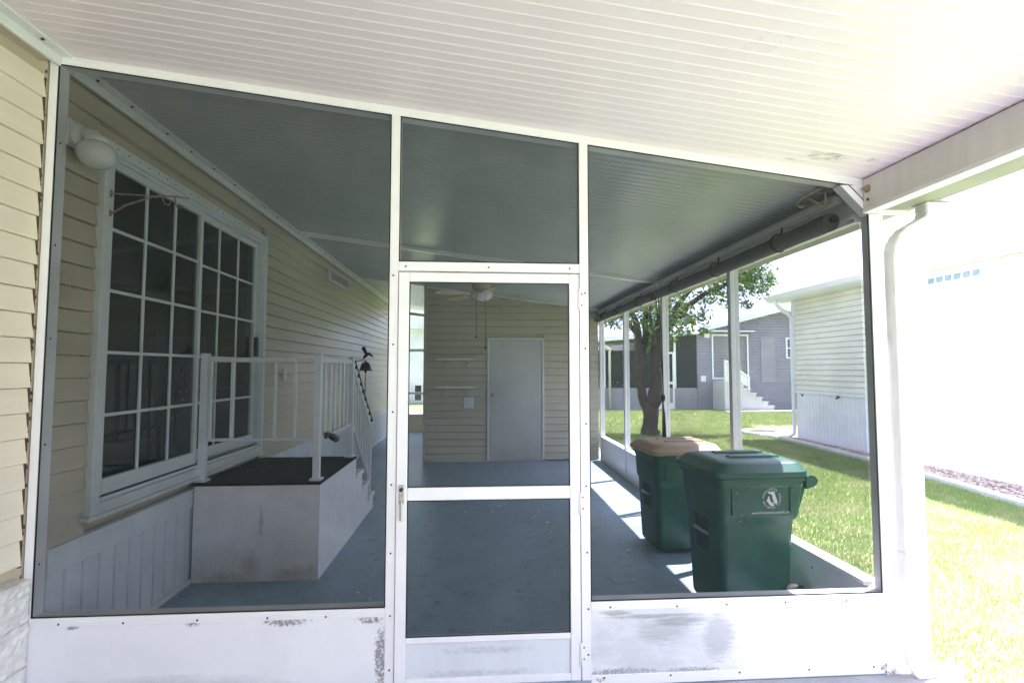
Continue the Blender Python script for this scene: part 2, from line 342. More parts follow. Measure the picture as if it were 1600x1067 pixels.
while y < D+.02-PIT:
    link_copy(sm, 'ceiling_strip', roof, (0, y, 0)); y += PIT; n += 1
yfront = y
y = D+.075
while y < YB-.02:
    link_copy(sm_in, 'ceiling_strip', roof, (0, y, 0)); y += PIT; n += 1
roof_prism([(-8.5, -.02), (-8.5, 0), (.55, 0), (.55, -.02)], XL+.03, 2.07).build('ceiling_panel', 'strip', roof)
roof_prism([(yfront, -.02), (yfront, 0), (D+.075, 0), (D+.075, -.02)], XL+.03, 2.07).build('ceiling_panel', 'strip', roof)
roof_prism([(y, -.02), (y, .0), (12.7, .0), (12.7, -.02)], XL+.03, 2.07).build('ceiling_panel', 'strip_shaded', roof)
roof_prism([(-8.5, -.09), (-8.5, -.021), (12.7, -.021), (12.7, -.09)], XL-.15, 2.30).build('roof_top', 'roof_top', roof)
# seam strip across the porch ceiling
roof_prism([(5.60, -.004), (5.60, .035), (5.69, .035), (5.69, -.004)], XL+.05, 2.04).build('seam_strip', 'frame', roof)
# wall channel along the house: angled flange, stepped
def chan(y0, y1):
    m = MB(); z = roofz(XL)
    m.prism([(XL+.001, z-.055), (XL+.016, z-.055), (XL+.020, z-.048), (XL+.020, z-.012), (XL+.075, z-.016), (XL+.078, z-.008), (XL+.078, z+.01), (XL+.001, z+.01)], 'y', y0, y1)
    return m
chan(-8.5, D-.001).build('wall_channel', 'trim', roof); chan(D+.075, 12.3).build('wall_channel', 'trim', roof)
m = MB(); z = roofz(XL)
for i in range(38):
    yy = .6+i*.30+random.uniform(-.04, .04)
    if abs(yy-D-.03) < .08: continue
    m.lathe([(.0001, z-.022), (.007, z-.021), (.008, z-.015)], (XL+.05, yy, 0), 7)
m.build('channel_screws', 'screw', roof, kind='stuff')
# header beam along the low side, with lip, and the gutter outside it
def beam(y0, y1):
    MB().box(2.035, 2.090, y0, y1, 2.350, 2.512, .004).build('header_beam', 'beam', roof)
    MB().box(2.028, 2.095, y0, y1, 2.330, 2.3505, .002).build('beam_lip', 'frame', roof)
beam(-8.5, D-.002); beam(D+.078, 12.5)
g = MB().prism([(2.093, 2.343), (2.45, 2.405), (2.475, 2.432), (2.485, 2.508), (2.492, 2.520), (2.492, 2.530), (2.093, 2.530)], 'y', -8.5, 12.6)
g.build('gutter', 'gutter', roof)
MB().box(2.0955, 2.30, D+.02, D+.03, 2.335, 2.36).build('gutter_strap', 'frame', roof)
# corner column standing under the beam
MB().box(2.066, 2.142, D-.002, D+.060, -.10, 2.329, .003).build('column', 'frame', roof)
# downspout: outlet, offset elbow with crimps, straight run
def rrect(cx, cy, hx, hy, r, n=4):
    out = []
    for (sx, sy, a0) in ((1, 1, 0), (-1, 1, 90), (-1, -1, 180), (1, -1, 270)):
        for k in range(n+1):
            a = R(a0+90*k/n); out.append((cx+sx*(hx-r)+r*math.cos(a), cy+sy*(hy-r)+r*math.sin(a)))
    return out
def spout_path(pts, hx, hy, crimp=True):
    """rounded rectangular pipe bent in the x-z plane"""
    secs = []
    P = [Vector(p) for p in pts]
    for i, p in enumerate(P):
        t = (P[min(i+1, len(P)-1)]-P[max(i-1, 0)]).normalized(); nrm = Vector((t.z, 0, -t.x)).normalized()
        k = 1.0+(.035 if (crimp and i % 2) else 0)
        secs.append([p+nrm*q[0]*k+Vector((0, 1, 0))*q[1]*k for q in rrect(0, 0, hx, hy, .014, 3)])
    return MB().loft(secs, smooth=False)
DSY = D-.005
cx = 2.41
path = [(cx, DSY, 2.398), (cx, DSY, 2.345)]
for a in np.linspace(0, 62, 10): path.append((cx-.10*(1-math.cos(R(a))), DSY, 2.34-.10*math.sin(R(a))))
lx, lz = path[-1][0], path[-1][2]; dx, dz_ = -math.sin(R(62)), -math.cos(R(62))
L1 = .080
lx += dx*L1; lz += dz_*L1; path.append((lx, DSY, lz))
for a in np.linspace(62, 0, 10)[1:]:
    lx += -.018*math.sin(R(a)); lz += -.018*math.cos(R(a)); path.append((lx, DSY, lz))
spout_path(path, .058, .042).build('downspout_elbow', 'frame', roof)
spout_path([(lx, DSY, lz+.015), (lx, DSY, .10)], .061, .045, False).build('downspout', 'frame', roof)
spout_path([(lx, DSY, .12), (lx, DSY, .04), (lx+.03, DSY, -.01), (lx+.10, DSY, -.045), (lx+.22, DSY, -.055)], .059, .043).build('downspout_foot', 'frame', roof)
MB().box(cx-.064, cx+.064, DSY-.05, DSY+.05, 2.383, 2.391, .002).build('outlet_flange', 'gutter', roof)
for zz in (1.9, .55): MB().box(lx-.064, lx+.064, DSY-.048, DSY+.048, zz, zz+.03, .002).build('downspout_strap', 'frame', roof)
sc = MB()
for (px, pz) in ((2.028, 2.40),): sc.lathe([(.0001, -.006), (.007, -.005), (.008, 0)], (2.035, D-.035, 2.395), 8, 'x')
sc.build('screw', 'screw', roof)
bolt = MB().lathe([(.0001, -.030), (.007, -.029), (.007, -.012), (.013, -.012), (.013, -.004), (.022, -.003), (.022, 0)], (2.0349, D-.035, 2.452), 10, 'x', False)
bolt.build('rusty_bolt', 'rust', roof)
overlay(M['strip'], (.20, .21, .19), spot_mask([((1.72, 2.34, 2.56), (.20, .10, .2)), ((1.93, 2.30, 2.53), (.06, .05, .1)), ((1.6, 2.42, 2.57), (.10, .04, .1))], 26, .78, .98, .75, (1.2, 2, 1)))

# ================================================================== HOUSE on the left
house = thing('house', 'tan vinyl sided house with white skirting and sliding glass door, along porch left side', 'house', (XL, 5.0, 0))
LAP = 0.1155
Z0 = 0.648
DY0, DY1, DZ0, DZ1 = 2.815, 4.925, 0.735, 2.755       # sliding door outside frame
def lap_mesh(y0, y1, h=LAP, name='siding_board', m='siding', shallow=False):
    prof = [(-.03, 0), (.016, 0), (.018, .004), (.0155, h*.47), (.0125, h*.5), (.0135, h*.53), (.004, h), (.001, h+.012), (-.03, h+.012)]
    prof = [(-.03, .003), (.010, .003), (.014, .006), (.013, .013), (-.002, h-.001), (-.03, h-.001)]
    if shallow: prof = [(-.03, .002), (.010, .002), (.013, .005), (.012, .012), (.0, h-.001), (-.03, h-.001)]
    return MB().prism([(a, b) for a, b in prof], 'y', y0, y1).mesh(name, m)
# profile coordinates are (x, z) offsets from the wall line
ncourse = int((2.99-Z0)/LAP)+1
cache = {}
def board(y0, y1, z):
    key = (round(y0, 3), round(y1, 3))
    if key not in cache: cache[key] = lap_mesh(y0, y1)
    return link_copy(cache[key], 'siding_board', house, (XL-.012, 0, z))
for i in range(ncourse):
    z = Z0+i*LAP
    if z+LAP*.6 > roofz(XL)-.03: continue
    if z+LAP < DZ0+.02 or z > DZ1-.02:
        board(D+.075, 12.35, z)
    else:
        board(D+.075, DY0-.004+.006*(i % 2), z); board(DY1+.004, 12.35, z)
# courses outside the screen, nearer the camera, cut a little unevenly at the channel
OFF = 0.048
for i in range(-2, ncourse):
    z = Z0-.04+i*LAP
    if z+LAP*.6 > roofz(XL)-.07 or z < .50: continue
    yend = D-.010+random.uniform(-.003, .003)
    link_copy(lap_mesh(.3, yend, m='siding_lit', shallow=True), 'siding_board', house, (XL-.050, 0, z))
MB().box(XL-.08, XL-.043, D-.011, D-.003, .60, 2.90).build('siding_gap', 'caulk', house)
m = MB(); rr = random.Random(3)
z = .56
while z < 2.95:     # crumbling brown sealant in the gap
    m.lathe([(.0001, -.012), (.0025+rr.random()*.004, -.004), (.0001, .012)], (XL-.046+rr.random()*.010, D-.008+rr.random()*.004, z), 6); z += .02+rr.random()*.07
m.build('sealant', 'caulk', house, kind='stuff')
MB().box(XL-.25, XL-.013, .3, 12.35, 2.99, 3.20).build('wall_top', 'siding', house)
# (the wall core is kept clear of the sliding door opening)
for a in ((.3, D-.003, -.1, 3.0, -.082), (D-.0025, DY0-.02, -.1, 3.0), (DY1+.02, 12.35, -.1, 3.0), (DY0-.02, DY1+.02, -.1, DZ0-.01), (DY0-.02, DY1+.02, DZ1-.005, 3.0)):
    MB().box(XL-.20, XL+(a[4] if len(a) > 4 else -.043), a[0], a[1], a[2], a[3]).build('wall_core', 'siding', house)
MB().box(XL-.20, XL-.055, -6.0, .3, -.1, 3.0).build('wall_core', 'siding', house)
MB().box(XL-6.0, XL-.05, -6, 12.6, 3.205, 3.40).build('house_roof', 'roof_top', house)
# skirting inside the porch
MB().box(XL-.04, XL-.012, D+.075, 12.35, 0.0, .60).build('skirt_backing', 'skirt', house)
rib = MB().prism([(-.012, 0), (.000, .004), (.002, .012), (.002, .100), (-.001, .104), (-.012, .108)], 'z', 0.02, .525)
ribm = rib.mesh('skirt_panel', 'skirt')
yy = D+.08
while yy < 12.2:
    if not (3.80 < yy < 4.80): link_copy(ribm, 'skirt_panel', house, (XL-.0005, yy, 0))
    yy += .1165
MB().prism([(XL-.012, .522), (XL+.014, .522), (XL+.016, .530), (XL+.012, .634), (XL+.022, .636), (XL+.022, .652), (XL-.012, .656)], 'y', D+.076, 12.35).build('skirt_band', 'skirt', house)
MB().box(XL-.012, XL+.030, D+.076, 3.785, .001, .034, .003).build('skirt_track', 'skirt', house)
MB().box(XL-.012, XL+.030, 5.80, 12.3, .001, .034, .003).build('skirt_track', 'skirt', house)
# split-face block base outside the screen
def rough_block(x0, x1, y0, y1, z0, z1, seed):
    g = np.random.default_rng(seed); ny, nz = 22, 14; v = []; f = []
    for i in range(ny+1):
        for k in range(nz+1):
            e = (i in (0, ny)) or (k in (0, nz))
            v.append((x1+(-.012 if e else g.uniform(-.006, .006)), y0+(y1-y0)*i/ny, z0+(z1-z0)*k/nz+(g.uniform(-.006, .006) if k == nz else 0)))
    for i in range(ny):
        for k in range(nz): a = i*(nz+1)+k; f.append((a, a+nz+1, a+nz+2, a+1))
    m = MB().add(v, f)
    # end facing the screen and the top
    m.box(x0, x1-.013, y0, y1, z0, z1-.004)
    v2 = []; f2 = []; nx = 12
    for i in range(nx+1):
        for k in range(nz+1):
            v2.append((x0+(x1-.012-x0)*i/nx, y1+g.uniform(-.001, .005), z0+(z1-z0)*k/nz))
    for i in range(nx):
        for k in range(nz): a = i*(nz+1)+k; f2.append((a, a+1, a+nz+2, a+nz+1))
    return m.add(v2, f2)
zb = -.03
for r_ in range(3):
    for c_ in range(4):
        y1 = D-.002-(c_*.405 if r_ % 2 else c_*.405) - (0 if r_ % 2 else 0)
        rough_block(XL-.12, XL+.012, y1-.400, y1-.006*(c_ > 0), zb+r_*.195, zb+r_*.195+.190, 11*r_+c_).build('block', 'block', house)
MB().box(XL-.12, XL-.005, D-1.62, D-.012, -.03, .548).build('mortar', 'block', house)
# --- sliding glass door
sl = MB()
FX = XL+.030
def hframe(m, y0, y1, z0, z1, w, x0, x1, b=.004, wb=None):
    wb = wb or w
    m.box(x0, x1, y0, y0+w, z0, z1, b); m.box(x0, x1, y1-w, y1, z0, z1, b); m.box(x0, x1, y0+w+.0005, y1-w-.0005, z1-w, z1, b); m.box(x0, x1, y0+w+.0005, y1-w-.0005, z0, z0+wb, b)
hframe(sl, DY0, DY1, DZ0, DZ1, .058, XL-.03, FX)
hframe(sl, DY0+.059, DY1-.059, DZ0+.059, DZ1-.059, .022, XL-.09, XL+.014, .003)
slider = sl.build('sliding_door', 'muntin', house)
def panel(y0, y1, z0, z1, xf, wl_, wr_):
    m = MB(); x0 = xf-.03
    m.box(x0, xf, y0, y0+wl_, z0, z1, .003); m.box(x0, xf, y1-wr_, y1, z0, z1, .003)
    m.box(x0, xf, y0+wl_+.0005, y1-wr_-.0005, z1-.045, z1, .003); m.box(x0, xf, y0+wl_+.0005, y1-wr_-.0005, z0, z0+.085, .003)
    m.build('stile_frame', 'muntin', slider)
    a0, a1, b0, b1 = y0+wl_, y1-wr_, z0+.085, z1-.045
    for k in (1, 2):
        yc = a0+(a1-a0)*k/3; MB().box(xf-.020, xf-.006, yc-.0095, yc+.0095, b0, b1, .003).build('muntin', 'muntin', slider)
    for k in (1, 2, 3, 4):
        zc = b0+(b1-b0)*k/5; MB().box(xf-.0185, xf-.0075, a0, a1, zc-.0095, zc+.0095, .003).build('muntin', 'muntin', slider)
    MB().box(xf-.024, xf-.021, a0-.005, a1+.005, b0-.005, b1+.005).build('pane', 'glass', slider)
panel(2.897, 3.840, .825, 2.672, XL+.006, .022, .036)
panel(3.815, 4.843, .825, 2.672, XL-.030, .036, .040)
m = MB()
for k in range(4): m.box(XL-.088, XL+.012, DY0+.083, DY1-.083, DZ0+.082+.001, DZ0+.084+.001)
for xx in (XL-.070, XL-.035, XL-.004): m.box(xx-.003, xx+.003, DY0+.083, DY1-.083, DZ0+.084, DZ0+.100)
m.build('sill_track', 'steel', slider)
m = MB()
for k in range(22):
    m.lathe([(.0001, .003), (.004, .0025), (.0045, 0)], (FX, DY0+.08+k*.09, DZ1-.03), 6, 'x')
for k in range(14): m.lathe([(.0001, .003), (.004, .0025), (.0045, 0)], (FX, DY1-.03, DZ0+.1+k*.14), 6, 'x')
m.build('frame_screws', 'screw', slider, kind='stuff')
MB().box(XL-.028, XL+.004, 4.800, 4.826, 1.62, 1.80, .006).build('door_handle', 'black', slider)
MB().box(XL-.013, FX+.006, DY0-.02, DY1+.02, DZ0-.024, DZ0-.001, .004).build('door_sill', 'trim', slider)
# dark room behind the glass
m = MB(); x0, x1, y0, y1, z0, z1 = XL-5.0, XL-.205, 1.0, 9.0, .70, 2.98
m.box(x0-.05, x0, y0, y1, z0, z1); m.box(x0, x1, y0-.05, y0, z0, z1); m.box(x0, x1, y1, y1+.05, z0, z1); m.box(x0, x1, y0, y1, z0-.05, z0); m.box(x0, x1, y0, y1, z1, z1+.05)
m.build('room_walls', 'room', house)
# gable vent
vent = MB(); hframe(vent, 6.97, 7.98, 2.715, 2.885, .022, XL-.005, XL+.028, .003)
vo = vent.build('wall_vent', 'trim', house)
for k in range(6): MB().prism([(XL+.004, 2.742+k*.021), (XL+.020, 2.738+k*.021), (XL+.020, 2.742+k*.021), (XL+.004, 2.757+k*.021)], 'y', 6.993, 7.957).build('vent_slat', 'trim', vo)
MB().box(XL, XL+.022, 5.43, 5.50, 1.39, 1.505, .004).build('switch_plate', 'trim', house)

# pendant lamp inside the room
em = bpy.data.materials.new('warm_bulb'); em.use_nodes = True
e = em.node_tree.nodes['Principled BSDF']; e.inputs['Emission Color'].default_value = (1, .55, .22, 1); e.inputs['Emission Strength'].default_value = 9
lamp = thing('pendant_lamp', 'small warm lit pendant lamp seen through the sliding glass door', 'lamp', (-3.5, 6.05, 2.18))
MB().lathe([(.0001, 2.14), (.03, 2.155), (.036, 2.185), (.02, 2.215), (.0001, 2.22)], (-3.5, 6.05, 0), 12).build('bulb', em, lamp)
MB().tube([(-3.5, 6.05, 2.21), (-3.5, 6.05, 2.97)], .006, 6).build('cord', 'black', lamp)
MB().lathe([(.05, 2.215), (.02, 2.25), (.012, 2.29)], (-3.5, 6.05, 0), 12).build('cap', 'bronze', lamp)

# ================================================================== FRONT SCREEN WALL
fs = thing('front_screen_wall', 'white framed insect screen wall with kick panels facing the carport', 'screen wall', (0, D, 0))
P1a, P1b, P2a, P2b = -.438, -.395, .511, .556
DP = .072
roof_prism([(D, .003), (D, .041), (D+DP, .041), (D+DP, .003)], -2.071, 2.085).build('top_channel', 'frame', fs)
roof_prism([(D-.004, .001), (D-.004, .012), (D-.0005, .012), (D-.0005, .001)], -2.06, 2.03).build('channel_lip', 'frame', fs)
def sloped_post(x0, x1, z0, name='post'):
    a, b = roofz(x0)-.0415, roofz(x1)-.0415; y0, y1 = D, D+DP; e = .002
    v = [(x0+e,y0,z0),(x1-e,y0,z0),(x1,y0+e,z0),(x1,y1,z0),(x0,y1,z0),(x0,y0+e,z0),(x0+e,y0,a),(x1-e,y0,b),(x1,y0+e,b),(x1,y1,b),(x0,y1,a),(x0,y0+e,a)]
    return MB().add(v, [(5,4,3,2,1,0),(6,7,8,9,10,11)]+[(i, (i+1) % 6, 6+(i+1) % 6, 6+i) for i in range(6)]).build(name, 'frame', fs)
sloped_post(-2.071, -2.034, .0); sloped_post(P1a, P1b, .0); sloped_post(P2a, P2b, .0)
for (a, b) in ((-2.0335, P1a-.0005), (P2b+.0005, 2.0655)):
    MB().box(a, b, D, D+DP, .330, .3685, .002).build('sill', 'frame', fs)
    MB().box(a, b, D-.003, D-.0005, .330, .352, .001).build('sill_lip', 'frame', fs)
    MB().box(a, b, D+.002, D+.020, .022, .3295).build('kick_panel', 'kick', fs)
    MB().box(a, b, D, D+DP, -.028, .0215, .002).build('bottom_channel', 'frame', fs)
MB().box(P1b+.0005, P2a-.0005, D, D+DP, 1.992, 2.038, .002).build('door_header', 'frame', fs)
def scr(x0, x1, z0, z1a, z1b, name='screen', par=fs, yy=D+.003, m='screen'):
    MB().add([(x0, yy, z0), (x1, yy, z0), (x1, yy, z1b), (x0, yy, z1a)], [(0, 1, 2, 3)]).build(name, m, par)
scr(-2.033, P1a-.0008, .369, roofz(-2.033)-.041, roofz(P1a)-.041)
scr(P1b+.0008, P2a-.0008, 2.0382, roofz(P1b)-.041, roofz(P2a)-.041)
scr(P2b+.0008, 2.0655, .369, roofz(P2b)-.041, roofz(2.0655)-.041)
# spline grooves round each screen
def spline(x0, x1, z0, a, b):
    m = MB(); w = .003
    for (p, q) in (((x0+w, z0), (x0+w, a)), ((x1-w, z0), (x1-w, b)), ((x0, z0+w), (x1, z0+w)), ((x0, a-w), (x1, b-w))):
        m.tube([(p[0], D+.0055, p[1]), (q[0], D+.0055, q[1])], w, 5)
    m.build('spline', 'black', fs)
spline(-2.033, P1a, .369, roofz(-2.033)-.041, roofz(P1a)-.041); spline(P1b, P2a, 2.0382, roofz(P1b)-.041, roofz(P2a)-.041); spline(P2b, 2.0655, .369, roofz(P2b)-.041, roofz(2.0655)-.041)
# corner brace at the low end
zt = roofz(2.0)-.0415
MB().prism([(1.912, zt), (1.955, zt), (2.0655, 2.372), (2.0655, 2.326)], 'y', D-.001, D+.058).build('corner_brace', 'frame', fs)
MB().prism([(1.968, zt), (2.0655, zt), (2.0655, 2.384)], 'y', D+.001, D+.050).build('gusset', 'frame', fs)
# screws
scm = MB().lathe([(.0001, -.0028), (.0042, -.0024), (.0050, 0)], (0, 0, 0), 8, 'y').mesh('screw', 'screw')
for (x, zs) in ((P1a+.021, (.08, .34, .62, .95, 1.28, 1.62, 1.96)), (P2a+.030, (.10, .345, .60, .93, 1.25, 1.60, 1.90))):
    for z in zs: link_copy(scm, 'screw', fs, (x+random.uniform(-.004, .004), D-.0003, z+random.uniform(-.02, .02)))
for x in list(np.arange(-1.9, -.5, .30))+list(np.arange(.66, 2.0, .30)): link_copy(scm, 'screw', fs, (x+random.uniform(-.03, .03), D-.0032, .340+random.uniform(-.003, .003)))
for x in (-.36, .05, .46): link_copy(scm, 'screw', fs, (x, D-.0003, 2.014))
for x in (.62, .95, 1.30, 1.66, 2.0): link_copy(scm, 'screw', fs, (x, D-.0003, .008))
for x in (-1.86, -1.30, -.80): link_copy(scm, 'screw', fs, (x, D-.0003, .006))
for z in (.6, 1.15, 1.65, 2.1, 2.6): link_copy(scm, 'screw', fs, (-2.0335, D+.035, z))
# wear: mildew by the left panel's edges, scuffs on the right one
overlay(M['kick'], (.09, .09, .09), spot_mask([((-.90, D, .325), (.17, .05, .045)), ((-.455, D, .14), (.05, .05, .26)), ((-.51, D, .318), (.10, .05, .036)), ((.72, D, .03), (.36, .05, .035)), ((1.05, D, .028), (.26, .05, .026)), ((-1.85, D, .325), (.05, .05, .02)), ((-1.32, D, .322), (.05, .05, .02))], 70, .72, .86, .75))
overlay(M['kick'], (.46, .46, .475), spot_mask([((.88, D, .17), (.62, .05, .30)), ((-1.5, D, .03), (.7, .05, .07))], 7, .44, .86, .62, (1, 1, 2)))
overlay(M['kick'], (.26, .26, .27), spot_mask([((.86, D, .292), (.30, .05, .014)), ((.68, D, .312), (.09, .05, .016)), ((1.00, D, .265), (.16, .05, .035))], 10, .50, .84, .75, (1, 1, 8), (0, R(-14), 0)))
overlay(M['kick'], (.36, .36, .37), spot_mask([((1.20, D, .185), (.095, .05, .13))], 14, .50, .74, .62, (1, 1, 6), (0, R(25), 0)))
overlay(M['kick'], (.30, .30, .31), spot_mask([((.92, D, .22), (.20, .05, .09))], 22, .60, .84, .55, (.6, 1, 12), (0, R(38), 0)))
overlay(M['door_kick'], (.42, .44, .46), spot_mask([((.05, D, .16), (.30, .05, .03)), ((0, D, .05), (.45, .05, .03))], 30, .62, .95, .7, (1, 1, 2)))
overlay(M['frame'], (.24, .13, .06), spot_mask([((2.05, D, .0), (.06, .06, .05)), ((2.10, D, -.02), (.05, .05, .04)), ((.60, D, .0), (.05, .05, .03))], 40, .80, .92, .8))

# ================================================================== SCREEN DOOR
dr = thing('screen_door', 'white aluminium screen door with mid rail and grey kick panel, centre of wall', 'door', (0, D, 0))
y0, y1 = D-.010, D+.018
MB().box(-.391, -.340, y0, y1, .006, 1.983, .0025).build('stile', 'frame', dr); MB().box(.455, .504, y0, y1, .006, 1.983, .0025).build('stile', 'frame', dr)
for (a, b) in ((1.937, 1.983), (.873, .934), (.204, .230), (.006, .040)): MB().box(-.3395, .4545, y0+.0005, y1-.0005, a, b, .0025).build('rail', 'frame', dr)
MB().box(-.3395, .4545, D+.000, D+.010, .0405, .2035).build('kick_panel', 'door_kick', dr)
scr(-.3398, .4548, .934, 1.937, 1.937, 'screen', dr, D+.002); scr(-.3398, .4548, .230, .873, .873, 'screen', dr, D+.002)
for (z0, z1) in ((.934, 1.937), (.230, .873)):
    m = MB()
    for (p, q) in (((-.337, z0), (-.337, z1)), ((.452, z0), (.452, z1)), ((-.339, z0+.003), (.454, z0+.003)), ((-.339, z1-.003), (.454, z1-.003))): m.tube([(p[0], D-.003, p[1]), (q[0], D-.003, q[1])], .0028, 5)
    m.build('spline', 'black', dr)
for z in (1.80, .79, .07):
    h = MB().box(.497, .515, D-.014, D-.0105, z, z+.115, .001).tube([(.5065, D-.014, z), (.5065, D-.014, z+.115)], .0045, 8).build('hinge', 'frame', dr)
    for k in (.03, .085): link_copy(scm, 'screw', h, (.520, D-.0108+.0105-.0003, z+k))
h = MB().box(-.378, -.352, D-.016, D-.0105, .86, .95, .003).box(-.371, -.359, D-.030, D-.0165, .78, .875, .004).build('door_handle', 'steel', dr)
MB().tube([(-.365, D-.017, .93), (-.365, D-.035, .93)], .009, 10).build('latch_button', 'bronze', h)

# ================================================================== SIDE SCREEN WALL (right)
ss = thing('side_screen_wall', 'low white panelled screen wall along the right side of the porch', 'screen wall', (2.06, 5.5, 0))
SX0, SX1 = 2.030, 2.100
POSTS = (3.9556, 5.4698, 6.9435, 8.345)
ends = [D+DP+.0005]+[p for p in POSTS]
for p in POSTS: MB().box(SX0-.002, SX1+.002, p-.025, p+.025, .0, 2.329, .003).build('post', 'frame', ss)
for i in range(4):
    a = ends[i]+(.0255 if i else 0); b = ends[i+1]-.0255
    MB().box(SX0+.012, SX0+.050, a, b, .030, .3795).build('kick_panel', 'frame', ss)
    MB().box(SX0-.010, SX1+.010, a, b, .380, .402, .003).build('cap_rail', 'frame', ss)
    MB().box(SX0, SX1, a, b, .001, .0295, .002).build('bottom_channel', 'frame', ss)
    MB().box(SX0+.01, SX1-.01, a, b, 2.305, 2.3285, .002).build('head_channel', 'frame', ss)
    MB().add([(2.066, a, .402), (2.066, b, .402), (2.066, b, 2.305), (2.066, a, 2.305)], [(0, 1, 2, 3)]).build('screen', 'screen_side', ss)
m = MB()
for yy in np.arange(2.7, 8.3, .33): m.lathe([(.0001, -.004), (.005, -.003), (.006, 0)], (SX0+.0118, yy, .30), 6, 'x')
m.build('panel_screws', 'screw', ss, kind='stuff')

# ================================================================== END SCREEN WALL behind the passage
es = thing('end_screen_wall', 'screen wall closing the narrow passage beside the storage room', 'screen wall', (-1.45, 12.25, 0))
Y = 12.25
for x in (-2.0, -.93): MB().box(x-.03, x+.03, Y, Y+.06, 0, 2.85, .003).build('post', 'frame', es)
MB().box(-1.969, -.961, Y+.01, Y+.05, .0, .40).build('kick_panel', 'siding_shed', es)
for (a, b) in ((.4005, .44), (.90, .955), (1.92, 1.985)): MB().box(-1.969, -.961, Y, Y+.055, a, b, .003).build('rail', 'frame', es)
MB().prism([(-1.969, 2.84), (-.961, 2.72), (-.961, 2.79), (-1.969, 2.91)], 'y', Y, Y+.055).build('header', 'siding_shed', es)
for (a, b) in ((.4405, .8995), (.9555, 1.9195), (1.9855, 2.75)): MB().add([(-1.969, Y+.03, a), (-.961, Y+.03, a), (-.961, Y+.03, b), (-1.969, Y+.03, b)], [(0, 1, 2, 3)]).build('screen', 'screen_side', es)

# ================================================================== STORAGE ROOM at the back
sh = thing('storage_room', 'tan sided storage room with plain door across the back of the porch', 'storage room', (.55, YB, 0))
SDX0, SDX1, SDZ = .150, 1.094, 2.022
def lap_x(x0, x1, h=LAP):
    return MB().prism([(.03, .005), (-.013, .005), (-.017, .008), (-.016, .015), (.001, h-.001), (.03, h-.001)], 'x', x0, x1).mesh('siding_board', 'siding_shed')
cx_ = {}
def board_x(x0, x1, z):
    k = (round(x0, 3), round(x1, 3))
    if k not in cx_: cx_[k] = lap_x(x0, x1)
    link_copy(cx_[k], 'siding_board', sh, (0, YB+.012, z))
i = 0
while True:
    z = .012+i*LAP; i += 1
    if z+LAP > roofz(-.86): break
    xm = min(2.015, (RA-.01-z-LAP)/-RB)
    if z < SDZ-.03: board_x(-.855, SDX0-.001, z); board_x(SDX1+.001, xm, z)
    else: board_x(-.855, xm, z)
MB().add([(-.86, YB+.043, 0), (2.02, YB+.043, 0), (2.02, YB+.043, roofz(2.02)-.002), (-.86, YB+.043, roofz(-.86)-.002), (-.86, 11.2, 0), (2.02, 11.2, 0), (2.02, 11.2, roofz(2.02)-.002), (-.86, 11.2, roofz(-.86)-.002)],
     [(0,1,2,3),(7,6,5,4),(0,3,7,4),(1,5,6,2),(3,2,6,7),(0,4,5,1)]).build('wall_core', 'siding_shed', sh)
MB().box(-.895, -.854, YB-.008, YB+.05, 0, roofz(-.87)-.004, .003).build('corner_trim', 'siding_shed', sh)
roof_prism([(YB-.012, .002), (YB-.012, .030), (YB+.012, .030), (YB+.012, .002)], -.853, 2.01).build('top_trim', 'trim', sh)
MB().box(-.853, SDX0-.002, YB-.012, YB-.002, .0, .011).build('base_trim', 'trim', sh)
sdoor = MB().box(SDX0+.038, SDX1-.038, YB-.006, YB+.03, .012, SDZ-.038, .002).build('door', 'door', sh)
fr = MB()
fr.box(SDX0, SDX0+.034, YB-.020, YB+.035, 0, SDZ, .004).box(SDX1-.034, SDX1, YB-.020, YB+.035, 0, SDZ, .004).box(SDX0+.0345, SDX1-.0345, YB-.0195, YB+.035, SDZ-.034, SDZ, .004)
fr.build('door_frame', 'trim', sdoor)
MB().lathe([(.030, .0), (.030, -.006), (.012, -.010), (.011, -.028), (.026, -.040), (.028, -.052), (.018, -.062), (.0001, -.064)], (.245, YB-.0065, 1.075), 14, 'y').build('knob', 'steel', sdoor)
MB().box(SDX0+.0345, SDX1-.0345, YB-.02, YB+.03, .0, .0115).build('threshold', 'steel', sdoor)
# shelves
def shelf(z, tilt, label):
    t = thing('wall_shelf', label, 'shelf', (-.365, YB, z), 'shelves on the storage room wall')
    a, b = -.675, -.055
    MB().add([(a, YB-.17, z+tilt), (b, YB-.17, z), (b, YB-.006, z), (a, YB-.006, z+tilt), (a, YB-.17, z+tilt+.026), (b, YB-.17, z+.026), (b, YB-.006, z+.026), (a, YB-.006, z+tilt+.026)],
             [(0,3,2,1),(4,5,6,7),(0,1,5,4),(1,2,6,5),(2,3,7,6),(3,0,4,7)]).build('board', 'whitep', t)
    for x in (-.52, -.16): MB().prism([(YB-.006, z-.002), (YB-.006, z-.115), (YB-.022, z-.115), (YB-.030, z-.06), (YB-.06, z-.03), (YB-.14, z-.018), (YB-.145, z-.002)], 'x', x-.012, x+.012).build('bracket', 'trim', t)
shelf(1.655, -.004, 'upper white wall shelf left of the storage room door')
shelf(1.198, .0, 'lower white wall shelf just above the square switch plate')
t = thing('switch_box', 'square white rocker switch plate below the two shelves', 'switch', (-.155, YB, .955))
MB().box(-.243, -.068, YB-.030, YB-.002, .858, 1.052, .014).build('plate', 'whitep', t)
MB().box(-.193, -.118, YB-.036, YB-.0305, .895, 1.015, .003).build('surround', 'trim', t)
MB().prism([(YB-.0365, .912), (YB-.050, .916), (YB-.040, .998), (YB-.0365, .998)], 'x', -.178, -.133).build('rocker', 'whitep', t)

